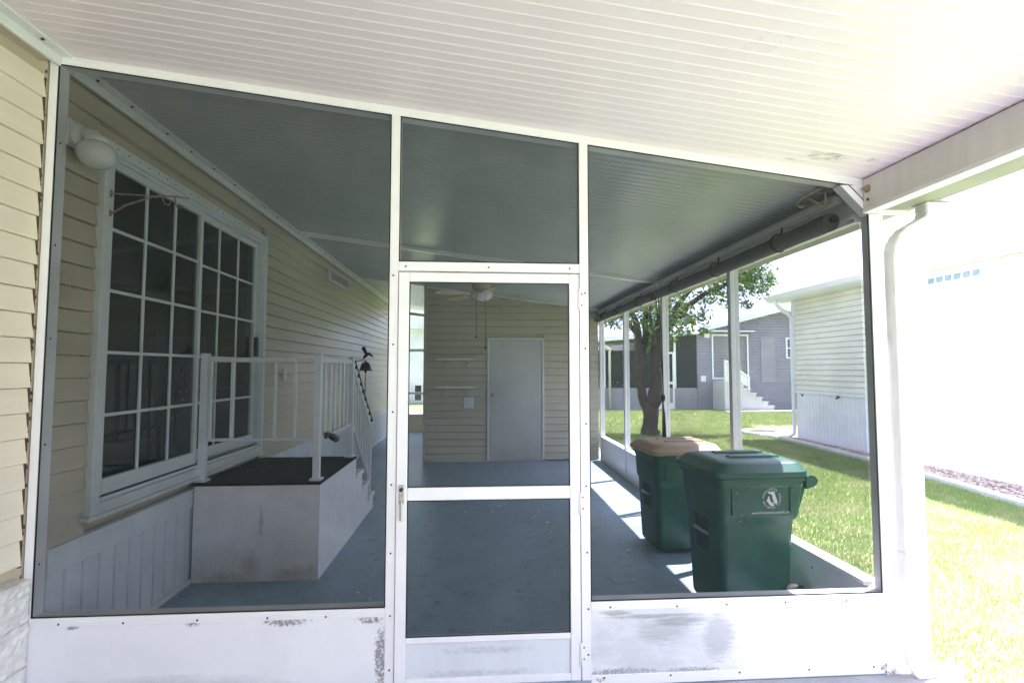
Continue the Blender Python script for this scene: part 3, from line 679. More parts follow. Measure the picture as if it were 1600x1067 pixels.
# ================================================================== STOOP
st = thing('entry_stoop', 'white stucco block stoop topped with dark carpet, steps behind', 'stoop', (-1.59, 4.33, 0))
SX, SY0, SY1, SZ = -1.138, 3.792, 4.884, .690
def stucco(x0, x1, y0, y1, z0, z1, seed, n=(10, 12, 8), amp=.0035):
    """box whose faces are gently uneven"""
    bm = bmesh.new(); g = np.random.default_rng(seed)
    bmesh.ops.create_grid  # (grids built by hand below)
    m = MB(); nx, ny, nz = n
    def face(o, u, w, nu, nw):
        v = []; f = []
        for i in range(nu+1):
            for j in range(nw+1):
                p = Vector(o)+Vector(u)*(i/nu)+Vector(w)*(j/nw); nn = Vector(u).cross(Vector(w)).normalized()
                if 0 < i < nu and 0 < j < nw: p += nn*g.uniform(-amp, amp)
                v.append(p)
        for i in range(nu):
            for j in range(nw): a = i*(nw+1)+j; f.append((a, a+nw+1, a+nw+2, a+1))
        m.add(v, f, True)
    X, Y_, Z = x1-x0, y1-y0, z1-z0
    face((x0, y0, z0), (X, 0, 0), (0, 0, Z), nx, nz); face((x1, y0, z0), (0, Y_, 0), (0, 0, Z), ny, nz); face((x0, y1, z0), (X, 0, 0), (0, 0, Z), nx, nz)
    face((x0, y0, z0), (0, Y_, 0), (0, 0, Z), ny, nz); face((x0, y0, z1), (X, 0, 0), (0, Y_, 0), nx, ny)
    bm.free(); return m
stucco(XL+.024, SX, SY0, SY1, .0, SZ-.018, 5).build('platform', 'stucco', st)
m = MB(); nx, ny = 16, 18; v = []; f = []
g_ = np.random.default_rng(9)
for i in range(nx+1):
    for j in range(ny+1): v.append((XL+.026+(SX+.006-XL-.026)*i/nx, SY0-.008+(SY1+.008-SY0+.008)*j/ny, SZ-.004+g_.uniform(-.002, .003)))
for i in range(nx):
    for j in range(ny): a = i*(ny+1)+j; f.append((a, a+ny+1, a+ny+2, a+1))
m.add(v, f, True); m.box(XL+.027, SX+.004, SY0-.006, SY1+.006, SZ-.0175, SZ-.0075)
m.build('carpet', 'carpet', st)
for k in range(3):      # three block steps going down behind the platform
    ya = SY1+.001+k*.275; zt_ = .520-k*.172
    stucco(XL+.030, SX-.004, ya, ya+.274, .0, zt_-.046, 20+k, (8, 4, 6), .003).build('step', 'stucco', st)
    MB().box(XL+.030, SX+.012, ya+.0005, ya+.295, zt_-.045, zt_, .008).build('tread', 'stucco', st)
overlay(M['stucco'], (.40, .27, .13), spot_mask([((-1.75, SY0, .02), (.36, .1, .085)), ((-1.30, SY0, .05), (.25, .1, .10)), ((-1.62, SY0, .10), (.10, .1, .16)), ((-1.545, SY0, .40), (.022, .05, .17))], 14, .62, .98, .50))

# ================================================================== RAILING
rl = thing('stoop_railing', 'white metal railing round the stoop with handrail down the steps', 'railing', (-1.6, 4.3, SZ))
RX, RYf, RYb = -1.187, 3.865, 4.850
ZB, ZT = 1.000, 1.590
def post(x, y, z0, z1):
    MB().box(x-.024, x+.024, y-.024, y+.024, z0, z1, .003).build('post', 'rail', rl)
    MB().box(x-.027, x+.027, y-.027, y+.027, z1, z1+.010, .004).build('post_cap', 'rail', rl)
    MB().box(x-.042, x+.042, y-.042, y+.042, z0-.001, z0+.016, .004).build('foot', 'rail', rl)
post(-2.000, RYf, SZ, ZT+.02); post(RX, RYf, SZ, ZT+.02); post(RX, RYb, SZ, ZT+.02)
PX, PY = RX, 5.70
MB().box(PX-.020, PX+.020, PY-.020, PY+.020, .17, .93, .003).build('post', 'rail', rl)
MB().box(-1.9755, RX-.0245, RYf-.012, RYf+.012, ZT-.035, ZT, .003).build('top_rail', 'rail', rl); MB().box(-1.9755, RX-.0245, RYf-.012, RYf+.012, ZB-.022, ZB, .003).build('bottom_rail', 'rail', rl)
MB().box(RX-.012, RX+.012, RYf+.0245, RYb-.0245, ZT-.035, ZT, .003).build('top_rail', 'rail', rl); MB().box(RX-.012, RX+.012, RYf+.0245, RYb-.0245, ZB-.022, ZB, .003).build('bottom_rail', 'rail', rl)
for x in (-1.955, -1.805, -1.497, -1.352): MB().box(x-.0095, x+.0095, RYf-.0095, RYf+.0095, ZB+.0003, ZT-.0353, .002).build('baluster', 'rail', rl)
for k in range(6): yy = RYf+.16+k*.135; MB().box(RX-.0095, RX+.0095, yy-.0095, yy+.0095, ZB+.0003, ZT-.0353, .002).build('baluster', 'rail', rl)
def slant(za, zb, w, name, m='rail'):
    a, b = RYb+.0245, PY-.0205
    MB().prism([(a, za-w), (b, zb-w), (b, zb), (a, za)], 'x', RX-.012, RX+.012).build(name, m, rl)
slant(1.560, .915, .036, 'handrail'); slant(1.000, .345, .024, 'bottom_rail')
for k in range(6):
    t_ = (k+1)/7.0; yy = RYb+.0245+(PY-.0205-RYb-.0245)*t_; zt_ = 1.524+(.879-1.524)*t_-.002; zb_ = 1.0+(.345-1.0)*t_+.001
    MB().prism([(yy-.009, zb_), (yy+.009, zb_-.014), (yy+.009, zt_-.013), (yy-.009, zt_)], 'x', RX-.009, RX+.009).build('baluster', 'rail', rl)
# dark wiring and a lamp string wound along the handrail
wire = tag(MB().tube([(RX+.026, 4.87+.83*t_, 1.585-.645*t_+.012*math.sin(9*t_)) for t_ in np.linspace(0, 1, 24)], .0065, 6).build('light_cable', 'black'), 'black cable string running down along the sloping handrail', 'cable')
for t_ in np.linspace(.06, .95, 8):
    MB().lathe([(.0001, -.035), (.011, -.028), (.013, -.008), (.007, .004), (.006, .012)], (RX+.028, 4.87+.83*t_, 1.575-.645*t_), 8).build('bulb', 'black', wire)
# ------------------------------------------------------------------ hummingbird bell
bx_, by_, bz_ = -1.165, 5.34, 1.50
be = thing('hummingbird_bell', 'dark bronze hanging bell with hummingbird on top beside the handrail', 'bell', (bx_, by_, bz_))
MB().lathe([(.072, -.012), (.070, -.004), (.058, .004), (.050, .030), (.044, .055), (.030, .072), (.010, .080), (.008, .095), (.0001, .096)], (bx_, by_, bz_), 20).build('bell_cup', 'bronze', be)
MB().lathe([(.0001, -.03), (.013, -.022), (.013, -.010), (.004, -.002), (.0001, 0)], (bx_, by_, bz_-.005), 10).build('clapper', 'bronze', be)
br = MB().tube([(bx_-.035, by_+.03, bz_+.115), (bx_-.01, by_+.01, bz_+.135), (bx_+.012, by_-.005, bz_+.158), (bx_+.028, by_-.015, bz_+.168), (bx_+.045, by_-.022, bz_+.158), (bx_+.085, by_-.035, bz_+.128)], [.004, .016, .020, .013, .014, .003], 10).build('bird', 'bronze', be)
for s_ in (-1, 1):
    MB().add([(bx_, by_+s_*.008, bz_+.155), (bx_+.018, by_+s_*.012, bz_+.165), (bx_-.02, by_+s_*.045, bz_+.245), (bx_-.035, by_+s_*.03, bz_+.215), (bx_, by_+s_*.014, bz_+.150), (bx_+.018, by_+s_*.018, bz_+.160), (bx_-.02, by_+s_*.049, bz_+.242), (bx_-.035, by_+s_*.034, bz_+.212)],
             [(0,1,2,3),(7,6,5,4),(0,4,5,1),(1,5,6,2),(2,6,7,3),(3,7,4,0)]).build('wing', 'bronze', br)
MB().tube([(bx_, by_, bz_+.09), (bx_-.01, by_-.1, bz_+.095), (bx_-.015, by_-.30, bz_+.085), (RX+.01, 4.885, 1.56)], .006, 6).build('bracket', 'bronze', be)
m = MB()
for k in range(14): m.lathe([(.0001, -.012), (.007, -.006), (.007, .006), (.0001, .012)], (bx_+.002*math.sin(k), by_, bz_-.045-k*.019), 6)
m.build('chain', 'rust', be)
# ------------------------------------------------------------------ black spotlight on the post
sp = thing('clamp_spotlight', 'small black clamp spotlight tilted beside the stoop corner post', 'spotlight', (-1.165, 4.1, .97))
a = Vector((-1.165, 4.03, 1.008)); b = Vector((-1.150, 4.235, .940)); dd = (b-a)
MB().tube([a+dd*t_ for t_ in (0, .18, .2, .45, .5, .55, 1.0)], [.010, .011, .016, .019, .025, .027, .028], 16).build('body', 'black', sp)
MB().tube([b+dd*.001, b+dd*.03], .025, 16).build('lens', 'dark_pane', sp)
MB().box(RX+.012, RX+.035, 3.99, 4.04, .975, 1.02, .004).build('clamp', 'black', sp)

# ================================================================== SMALL FITTINGS
wlmp = thing('wall_lamp', 'white wall lamp with round opal globe above the sliding door corner', 'wall lamp', (XL, 2.655, 2.67))
MB().lathe([(.062, .0), (.060, .010), (.050, .022), (.030, .030), (.0001, .032)], (XL+.001, 2.655, 2.68), 20, 'x').build('backplate', 'whitep', wlmp)
MB().box(XL-.004, XL+.012, 2.575, 2.745, 2.610, 2.750, .004).build('mount_block', 'trim', wlmp)
MB().tube([(XL+.02, 2.655, 2.685), (XL+.055, 2.655, 2.705), (XL+.085, 2.655, 2.700), (XL+.092, 2.655, 2.675)], [.024, .022, .022, .026], 12).build('arm', 'whitep', wlmp)
MB().lathe([(.020, .085), (.046, .078), (.050, .062), (.050, .040)], (XL+.092, 2.655, 2.608), 20).build('collar', 'whitep', wlmp)
MB().lathe([(.0001, -.080), (.030, -.077), (.058, -.062), (.078, -.036), (.086, -.004), (.080, .024), (.064, .044), (.047, .054)], (XL+.092, 2.655, 2.602), 28).build('globe', 'opal', wlmp)
hg = thing('plant_bracket', 'rusty swing arm plant hanger fixed beside the sliding door frame', 'plant bracket', (XL+.03, 2.855, 2.40))
MB().box(FX, FX+.008, 2.846, 2.862, 2.440, 2.480, .003).box(FX, FX+.008, 2.846, 2.862, 2.335, 2.370, .003).build('mount', 'rust', hg)
MB().tube([(FX+.010, 2.855, 2.462), (-1.92, 3.00, 2.503), (-1.86, 3.13, 2.545)], .004, 7).build('arm', 'rust', hg)
MB().tube([(FX+.010, 2.855, 2.352), (-1.97, 2.92, 2.42), (-1.90, 3.03, 2.505), (-1.85, 3.14, 2.548), (-1.80, 3.22, 2.562)], [.0055, .0055, .005, .005, .004], 7).build('arm', 'rust', hg)
for (x, y, z) in ((-1.865, 3.07, 2.505), (-1.845, 3.155, 2.515)):
    MB().tube([(x, y, z+.03), (x+.002, y, z), (x+.012, y+.006, z-.028), (x+.028, y+.014, z-.030), (x+.034, y+.018, z-.010)], .0045, 6).build('hook', 'rust', hg)
h2 = thing('ceiling_hook', 'rusty twin hook bracket hanging at the low corner of the ceiling', 'hook', (1.87, 2.62, 2.5))
MB().box(1.870, 1.925, 2.600, 2.650, 2.515, 2.522, .002).build('mount', 'rust', h2)
MB().tube([(1.905, 2.62, 2.516), (1.903, 2.615, 2.45), (1.898, 2.61, 2.415), (1.882, 2.605, 2.398), (1.868, 2.60, 2.412)], .0065, 8).build('hook', 'rust', h2)
MB().tube([(1.905, 2.62, 2.512), (1.84, 2.62, 2.480), (1.785, 2.62, 2.452), (1.752, 2.618, 2.428), (1.738, 2.612, 2.402), (1.750, 2.605, 2.386), (1.768, 2.60, 2.392)], .0065, 8).build('hook', 'rust', h2)
MB().tube([(1.79, 2.62, 2.452), (1.84, 2.615, 2.425), (1.885, 2.61, 2.402)], .005, 7).build('brace', 'rust', h2)
# roll-up shades
def shade(y0, y1, label):
    t = thing('roller_shade', label, 'shade', (1.972, (y0+y1)/2, 2.34), 'rolled shades over the side screens')
    n = 26; secs = []
    prof_ = lambda r: [(1.966+r*(1+.05*math.sin(3*a))*math.cos(a), 2.330+r*(1+.05*math.sin(3*a))*math.sin(a)) for a in np.linspace(0, 2*math.pi, 18, endpoint=False)]
    for k in range(n+1):
        yy = y0+(y1-y0)*k/n; sag = -.006*math.sin(math.pi*k/n); r = .050+.0012*math.sin(k*1.7)
        secs.append([(p[0], yy, p[1]+sag) for p in prof_(r)])
    MB().loft(secs).build('roll', 'shade', t)
    MB().box(1.975, 2.026, y0-.01, y1+.01, 2.432, 2.470, .003).build('head_rail', 'trim', t)
    MB().tube([(1.972, y0+.0-.02, 2.338), (1.972, y0-.001, 2.338)], .022, 12).build('end_cap', 'black', t)
    MB().tube([(1.972, y1+.001, 2.338), (1.972, y1+.02, 2.338)], .022, 12).build('end_cap', 'black', t)
    for q in (.18, .5, .82):
        yy = y0+(y1-y0)*q
        MB().tube([(1.966+.057*math.cos(a), yy, 2.330+.057*math.sin(a)) for a in np.linspace(R(80), R(300), 12)], .006, 6).tube([(1.985, yy, 2.385), (1.99, yy, 2.44)], .006, 6).build('strap', 'black', t)
    return t
shade(2.66, 5.40, 'charcoal rolled up shade over the nearer side screens, above the bins')
shade(5.545, 8.26, 'charcoal rolled up shade over the farther side screens, toward the storage room')
rp = thing('shade_pull', 'black pull rope looped and hanging beside the middle side post', 'rope', (2.0, 5.37, 1.2))
MB().tube([(1.975, 5.415, 2.30), (2.002, 5.40, 1.9), (2.005, 5.385, 1.5), (2.004, 5.375, 1.23)], .0045, 6).build('cord', 'rope', rp)
MB().tube([(1.985, 5.52, 2.30), (2.000, 5.44, 1.8), (2.005, 5.39, 1.4), (2.006, 5.38, 1.23)], .0045, 6).build('cord', 'rope', rp)
MB().lathe([(.0001, -.045), (.016, -.038), (.024, -.01), (.022, .02), (.010, .045), (.0001, .05)], (2.000, 5.378, 1.20), 12).build('knot', 'rope', rp)
for k, (dx, dy, zl) in enumerate(((0, .03, .62), (-.012, -.02, .70), (.004, .005, .55), (.012, -.035, .66))):
    MB().tube([(2.0, 5.378, 1.17), (2.0+dx*.6, 5.378+dy*.7, 1.0), (2.0+dx, 5.378+dy, zl+.1), (2.0+dx*.8, 5.378+dy*.7-.004, zl), (2.0+dx*.5, 5.378+dy*.4-.012, zl+.1), (2.0, 5.372, 1.15)], .0055, 6).build('loop', 'rope', rp)

# ================================================================== CEILING FAN
fx, fy = .040, 6.80
fz = roofz(fx)
fan = thing('ceiling_fan', 'ceiling fan with maple blades, white bowl light and two pull chains', 'ceiling fan', (fx, fy, 2.45))
MB().lathe([(.070, fz+.008), (.072, fz-.03), (.050, fz-.055), (.018, fz-.062)], (fx, fy, 0), 20).build('canopy', 'brass', fan)
MB().tube([(fx, fy, fz-.05), (fx, fy, 2.68)], .013, 10).build('downrod', 'brass', fan)
MB().lathe([(.03, 2.70), (.085, 2.69), (.120, 2.665), (.125, 2.61), (.110, 2.565), (.085, 2.555), (.080, 2.545), (.11, 2.540), (.125, 2.532), (.125, 2.522)], (fx, fy, 0), 28).build('motor', 'brass', fan)
MB().lathe([(.152, 2.528), (.157, 2.505), (.145, 2.470), (.112, 2.438), (.062, 2.420), (.0001, 2.415)], (fx, fy, 0), 28).build('light_bowl', 'opal', fan)
MB().lathe([(.160, 2.536), (.163, 2.527), (.156, 2.518)], (fx, fy, 0), 28).build('bowl_ring', 'brass', fan)
for k in range(5):
    a = R(-8+72*k); ca, sa = math.cos(a), math.sin(a)
    def tw(u, w, dz): # u out along the blade, w across, pitched
        return (fx+ca*u-sa*w, fy+sa*u+ca*w, 2.520+dz+w*.21-u*.045)
    out = [(.20, -.050), (.30, -.058), (.52, -.068), (.62, -.066), (.66, -.045), (.672, 0), (.66, .045), (.62, .066), (.52, .068), (.30, .058), (.20, .050)]
    v = [tw(u, w, .004) for u, w in out]+[tw(u, w, -.004) for u, w in out]; n = len(out)
    bl = MB().add(v, [tuple(range(n)), tuple(range(n, 2*n))[::-1]]+[(i, (i+1) % n, n+(i+1) % n, n+i) for i in range(n)]).build('blade', 'blade', fan)
    out = [(.09, -.018), (.16, -.022), (.24, -.035), (.27, 0), (.24, .035), (.16, .022), (.09, .018)]
    v = [tw(u, w, -.005) for u, w in out]+[tw(u, w, -.012) for u, w in out]; n = len(out)
    MB().add(v, [tuple(range(n)), tuple(range(n, 2*n))[::-1]]+[(i, (i+1) % n, n+(i+1) % n, n+i) for i in range(n)]).build('blade_iron', 'brass', bl)
for (dx, dy, zl) in ((-.065, -.155, 1.945), (.055, -.158, 1.80)):
    MB().tube([(fx+dx, fy+dy, 2.53), (fx+dx, fy+dy, zl)], .0024, 5).lathe([(.0001, -.035), (.010, -.028), (.010, -.008), (.003, .006)], (fx+dx, fy+dy, zl), 8).build('pull_chain', 'black', fan)

# ================================================================== WHEELED BINS
def sec(z, x0, x1, hy, r, n=5):
    return [(p[0], p[1], z) for p in rrect((x0+x1)/2, 0, (x1-x0)/2, hy, r, n)]
def text_mesh(s, size):
    cu = bpy.data.curves.new('lettering', 'FONT'); cu.body = s; cu.size = size; cu.align_x = 'CENTER'; cu.extrude = .0004
    o = bpy.data.objects.new('lettering', cu); C.objects.link(o)
    dg = bpy.context.evaluated_depsgraph_get(); me = bpy.data.meshes.new_from_object(o.evaluated_get(dg))
    bpy.data.objects.remove(o); bpy.data.curves.remove(cu); return me
def bin_cart(label, loc, rotz, lid, logo, H=.83):
    k = H/.83
    t = thing('wheeled_bin', label, 'bin', loc, 'wheeled bins inside the side screens', True, rotz)
    b = MB()
    S = [(.030, -.195, .232, .195, .05), (.05, -.21, .240, .205, .055), (.30, -.225, .250, .214, .055), (.52, -.238, .258, .223, .055), (.548, -.241, .260, .225, .055),
         (.572, -.262, .268, .238, .05), (.60, -.270, .270, .242, .05), (.745, -.280, .276, .250, .05), (.750, -.284, .280, .254, .05), (.775, -.287, .283, .257, .05), (.778, -.296, .294, .268, .05), (.800, -.298, .296, .270, .05), (.803, -.290, .288, .262, .05)]
    b.loft([sec(z*k, a, c, h, r) for z, a, c, h, r in S])
    body = b.build('body', 'cart', t)
    for m_ in (body.modifiers.new('edge', 'EDGE_SPLIT'),): m_.split_angle = R(32)
    # lifting pocket with bar on the front
    MB().add([(.248, -.075, .53*k), (.248, .075, .53*k), (.240, .06, .36*k), (.240, -.06, .36*k), (.2605, -.085, .540*k), (.2605, .085, .540*k), (.2545, .07, .345*k), (.2545, -.07, .345*k)],
             [(0,1,2,3),(0,4,5,1),(1,5,6,2),(2,6,7,3),(3,7,4,0),(4,5,6,7)]).build('lift_pocket', 'cart_dark', t)
    MB().tube([(.262, -.085, .455*k), (.268, 0, .455*k), (.262, .085, .455*k)], .011, 8).build('lift_bar', 'steel', t)
    # moulded ribs under the rim on both sides
    for s_ in (-1, 1):
        for x in (-.19, .185):
            MB().prism([(x-.010, .60*k), (x+.010, .60*k), (x+.010, .765*k), (x-.010, .765*k)], 'y', s_*.236, s_*.2545).build('side_rib', 'cart', t)
        MB().box(-.19, .16, s_*.2435, s_*.2465, .735*k, .742*k, .001).build('moulding_line', 'cart', t)
    # handle: two arms and a bar behind the hinge
    for s_ in (-1, 1):
        MB().prism([(-.285, .800*k), (-.320, .812*k), (-.345, .802*k), (-.362, .778*k), (-.350, .756*k), (-.325, .745*k), (-.285, .735*k)], 'y', s_*.225, s_*.262).build('handle_arm', lid if lid == 'lid_green' else 'cart', t)
        MB().prism([(-.270, .60*k), (-.284, .735*k), (-.32, .738*k)], 'y', s_*.19, s_*.205).build('handle_web', 'cart', t)
    MB().tube([(-.345, -.262, .780*k), (-.348, 0, .780*k), (-.345, .262, .780*k)], .015, 12).build('handle_bar', 'cart', t)
    MB().tube([(-.300, -.22, .815*k), (-.300, .22, .815*k)], .012, 10).build('hinge_pin', 'cart', t)
    # lid: rim, shoulders, sloping crown with raised panels
    l = MB()
    LS = [(.806, -.300, .312, .280, .06), (.812, -.304, .318, .284, .06), (.836, -.303, .316, .283, .06), (.842, -.298, .306, .276, .06), (.874, -.280, .262, .243, .055), (.880, -.274, .255, .236, .055), (.890, -.24, .215, .195, .07), (.893, -.20, .18, .15, .07)]
    l.loft([sec(z*k, a, c, h, r) for z, a, c, h, r in LS])
    lo = l.build('lid', lid, t)
    es_ = lo.modifiers.new('edge', 'EDGE_SPLIT'); es_.split_angle = R(30)
    for s_ in (-1, 1):
        MB().loft([[(x, s_*y, z*k) for x, y, z in q] for q in ([(-.21, .035, .880), (-.21, .135, .880), (.14, .115, .878), (.14, .055, .878)], [(-.20, .045, .904), (-.20, .122, .904), (.115, .105, .902), (.115, .065, .902)])], False).build('lid_panel', lid, lo)
    MB().box(.306, .326, -.09, .09, .812*k, .828*k, .006).build('lid_grip', lid, lo)
    # wheels and axle at the rear
    for s_ in (-1, 1):
        w = MB().lathe([(.03, -.026), (.085, -.024), (.100, -.016), (.103, 0), (.100, .016), (.085, .024), (.03, .026)], (-.225, s_*.215, .103), 24, 'y').build('wheel', 'tyre', t)
        MB().lathe([(.0001, -.030), (.03, -.030), (.055, -.0265), (.058, 0), (.055, .0265), (.03, .030), (.0001, .030)], (-.225, s_*.215, .103), 18, 'y').build('hub', 'cart_dark', w)
    MB().tube([(-.225, -.21, .103), (-.225, .21, .103)], .011, 8).build('axle', 'steel', t)
    if logo:
        lg = bpy.data.objects.new('county_emblem', None); C.objects.link(lg); lg.parent = t; ORG[lg.name] = (0, 0, 0); lg['label'] = 'white round county emblem with web address'
        cxl, czl = -.062, .685*k
        sy = lambda z: .2435+(z/k-.60)*.052+.0022
        def put(me, name, ang=0, rad=0, dx=0, dz=0):
            q = me.copy() if me.users else me
            for v in q.vertices:
                x, y = v.co.x, v.co.y+rad; xr, yr = x*math.cos(ang)-y*math.sin(ang)+dx, x*math.sin(ang)+y*math.cos(ang)+dz
                zz = czl+yr; v.co = (cxl-xr, sy(zz)+v.co.z, zz)
            q.materials.clear(); q.materials.append(M['ink']); o = bpy.data.objects.new(name, q); C.objects.link(o); o.parent = lg; return o
        def flat(pts, name):
            n = len(pts); v = []
            for dlt in (0, .0008):
                for (x, y) in pts: v.append((cxl-x, sy(czl+y)+dlt, czl+y))
            MB().add(v, [tuple(range(n)), tuple(range(n, 2*n))[::-1]]+[(i, (i+1) % n, n+(i+1) % n, n+i) for i in range(n)]).build(name, 'ink', lg)
        put(text_mesh('www.CharlotteCountyFL.com', .0212), 'web_address', 0, 0, 0, -.090)
        ring = 'CHARLOTTE COUNTY FLORIDA '
        for i, ch in enumerate(ring):
            if ch != ' ': put(text_mesh(ch, .0185), 'ring_letter', R(82-i*360/len(ring)), .0495)
        fl = [(-.024, .040), (.016, .043), (.018, .034), (.022, .020), (.028, .006), (.034, -.010), (.037, -.026), (.031, -.036), (.024, -.032), (.017, -.020), (.008, -.008), (.004, .006), (.004, .018), (-.004, .025), (-.014, .029), (-.024, .032)]
        flat(fl, 'peninsula_shape')
        flat([(-.022, .012), (-.017, .016), (-.014, -.004), (-.004, -.020), (.010, -.034), (.020, -.044), (.000, -.046), (-.016, -.036), (-.026, -.020), (-.036, -.012), (-.028, -.006)], 'bird_shape')
        flat([(.004, -.026), (.012, -.022), (.020, -.028), (.012, -.032)], 'wave_shape')
    return t
bin_cart('green wheeled bin with green lid and white county emblem, nearest the screen', (1.69, 3.225, 0), R(183.5), 'lid_green', True, .885)
bin_cart('green wheeled bin with tan brown lid, behind the emblem bin', (1.705, 4.33, 0), R(183), 'lid_brown', False, .83)

# ================================================================== NEAR NEIGHBOUR HOUSE (right)
nb = thing('cream_house', 'cream sided neighbouring house with white skirting beyond the lawn, right side', 'house', (7.4, 4, LAWN))
NX, NY0, NY1 = 7.40, -6.0, 11.40
MB().box(NX+.03, 13.0, NY0, NY1, LAWN, 3.10).build('wall_core', 'nb_siding', nb)
m = MB()
z = 1.03
while z < 3.08:
    h = min(.115, 3.09-z); m.prism([(NX+.035, z+.006), (NX-.020, z+.006), (NX-.018, z+.016), (NX, z+h), (NX+.035, z+h)], 'y', NY0, NY1); z += .115
m.build('lap_siding', 'nb_siding', nb, kind='stuff')
m = MB(); yy = NY0
while yy < NY1-.05:
    m.prism([(NX+.032, yy), (NX+.006, yy+.004), (NX+.002, yy+.014), (NX+.002, yy+.108), (NX+.010, yy+.112), (NX+.032, yy+.114)], 'z', LAWN+.02, .955); yy += .115
m.build('skirt_panels', 'nb_skirt', nb, kind='stuff')
MB().box(NX-.022, NX+.03, NY0, NY1+.01, .955, 1.029, .003).build('skirt_band', 'nb_skirt', nb)
MB().box(NX-.03, NX+.06, NY1-.06, NY1+.03, 1.0295, 3.10, .004).build('corner_trim', 'nb_skirt', nb)
MB().box(NX-.34, NX+.03, NY0, NY1+.35, 3.10, 3.125).build('soffit', 'roof_white', nb)
MB().prism([(NX-.36, 3.10), (NX-.44, 3.14), (NX-.47, 3.23), (NX-.47, 3.245), (NX-.345, 3.245), (NX-.345, 3.10)], 'y', NY0, NY1+.36).build('gutter', 'roof_white', nb)
MB().prism([(NX-.40, 3.2455), (NX-.40, 3.275), (10.2, 3.98), (13.4, 3.27), (13.4, 3.2455)], 'y', NY0, NY1+.34).build('roof', 'roof_white', nb)
MB().tube([(NX-.40, NY1+.02, 3.11), (NX-.40, NY1+.02, 3.04), (NX-.30, NY1+.02, 2.93), (NX-.10, NY1+.02, 2.80), (NX-.045, NY1+.0, 2.70), (NX-.045, NY1, .1), (NX-.06, NY1+.0, .0), (NX-.16, NY1+.02, -.045), (NX-.75, NY1+.20, -.055)], .042, 10).build('downspout', 'nb_skirt', nb)
gb = MB().box(NX-.004, NX+.02, 6.90, 7.83, 2.868, 3.010).build('vent_frame', 'nb_skirt', nb)
for k in range(6):
    ya = 6.925+k*.150; MB().box(NX-.016, NX-.005, ya, ya+.112, 2.885, 2.995, .003).build('glass_block', 'blue_pane', gb)
MB().tube([(NX+.01, 9.95, .93), (NX-.05, 9.95, .93), (NX-.07, 9.95, .89)], .016, 8).lathe([(.03, .0), (.03, .008)], (NX-.045, 9.95, .955), 10).build('hose_tap', 'bronze', nb)
MB().box(NX-.02, NX, 11.10, 11.16, .90, .93).build('hose_tap', 'bronze', nb)
MB().tube([(7.2, 8.05, 3.25), (7.2, 8.05, 3.34)], .014, 6).lathe([(.03, 3.32), (.0001, 3.37)], (7.2, 8.05, 0), 8).build('roof_pipe', 'bronze', nb)
# gravel bed with kerb
bed = [(6.62, -4), (6.42, 3.0), (6.36, 5.2), (6.55, 6.4), (6.72, 7.6), (6.86, 9.2), (6.92, 10.6), (6.86, 11.6), (6.62, 12.2), (6.95, 12.7), (7.6, 12.6)]
def smooth(pts, n=6):
    out = []
    for i in range(len(pts)-1):
        p0 = Vector(pts[max(i-1, 0)]); p1 = Vector(pts[i]); p2 = Vector(pts[i+1]); p3 = Vector(pts[min(i+2, len(pts)-1)])
        for k in range(n):
            t = k/n; out.append(.5*((2*p1)+(p2-p0)*t+(2*p0-5*p1+4*p2-p3)*t*t+(3*p1-p0-3*p2+p3)*t**3))
    out.append(Vector(pts[-1])); return out
bl = smooth(bed)
m = MB(); v = []; f = []
for p in bl: v += [(p.x, p.y, LAWN+.012), (NX+.02, min(p.y, 12.6), LAWN+.012)]
for i in range(len(bl)-1): f.append((2*i, 2*i+1, 2*i+3, 2*i+2))
struct(m.add(v, f).build('gravel_bed', 'gravel_bed'))
ks = []
for i, p in enumerate(bl):
    t = (bl[min(i+1, len(bl)-1)]-bl[max(i-1, 0)]).normalized(); nn = Vector((-t.y, t.x))
    q = [(-.065, LAWN-.05), (-.062, LAWN+.055), (-.045, LAWN+.075), (.045, LAWN+.078), (.062, LAWN+.055), (.065, LAWN-.05)]
    ks.append([(p.x+nn.x*a, p.y+nn.y*a, z) for a, z in q])
struct(MB().loft(ks, False).build('kerb', 'curb'))
NS = 5200
pts = []
while len(pts) < NS:
    y_ = rng.uniform(4.2, 12.3); x_ = rng.uniform(6.3, 7.38)
    i = min(range(0, len(bl), 1), key=lambda j: abs(bl[j].y-y_)); 
    if x_ > bl[i].x+.08: pts.append((x_, y_))
m = MB(); vs = []; fs_ = []
for (x_, y_) in pts:
    r_ = rng.uniform(.012, .030); a = rng.uniform(0, 6.28); z_ = LAWN+.012+r_*.35; o = len(vs)
    for k in range(5): an = a+k*1.2566; vs.append((x_+r_*math.cos(an)*rng.uniform(.8, 1.2), y_+r_*math.sin(an), z_+rng.uniform(-.2, .2)*r_))
    vs += [(x_, y_, z_+r_*.7)]
    for k in range(5): fs_.append((o+k, o+(k+1) % 5, o+5))
mg = mat('river_gravel', (.42, .29, .20), .8); nt = mg.node_tree
ge = nt.nodes.new('ShaderNodeNewGeometry'); rp_ = nt.nodes.new('ShaderNodeValToRGB'); rp_.color_ramp.elements[0].color = (.20, .12, .08, 1); rp_.color_ramp.elements[1].color = (.62, .52, .43, 1)
nt.links.new(ge.outputs['Random Per Island'], rp_.inputs['Fac']); nt.links.new(rp_.outputs['Color'], nt.nodes['Principled BSDF'].inputs['Base Color'])
go = MB().add(vs, fs_).build('gravel', mg); go['kind'] = 'stuff'; tag(go, 'brown river gravel along the cream house wall', 'gravel')

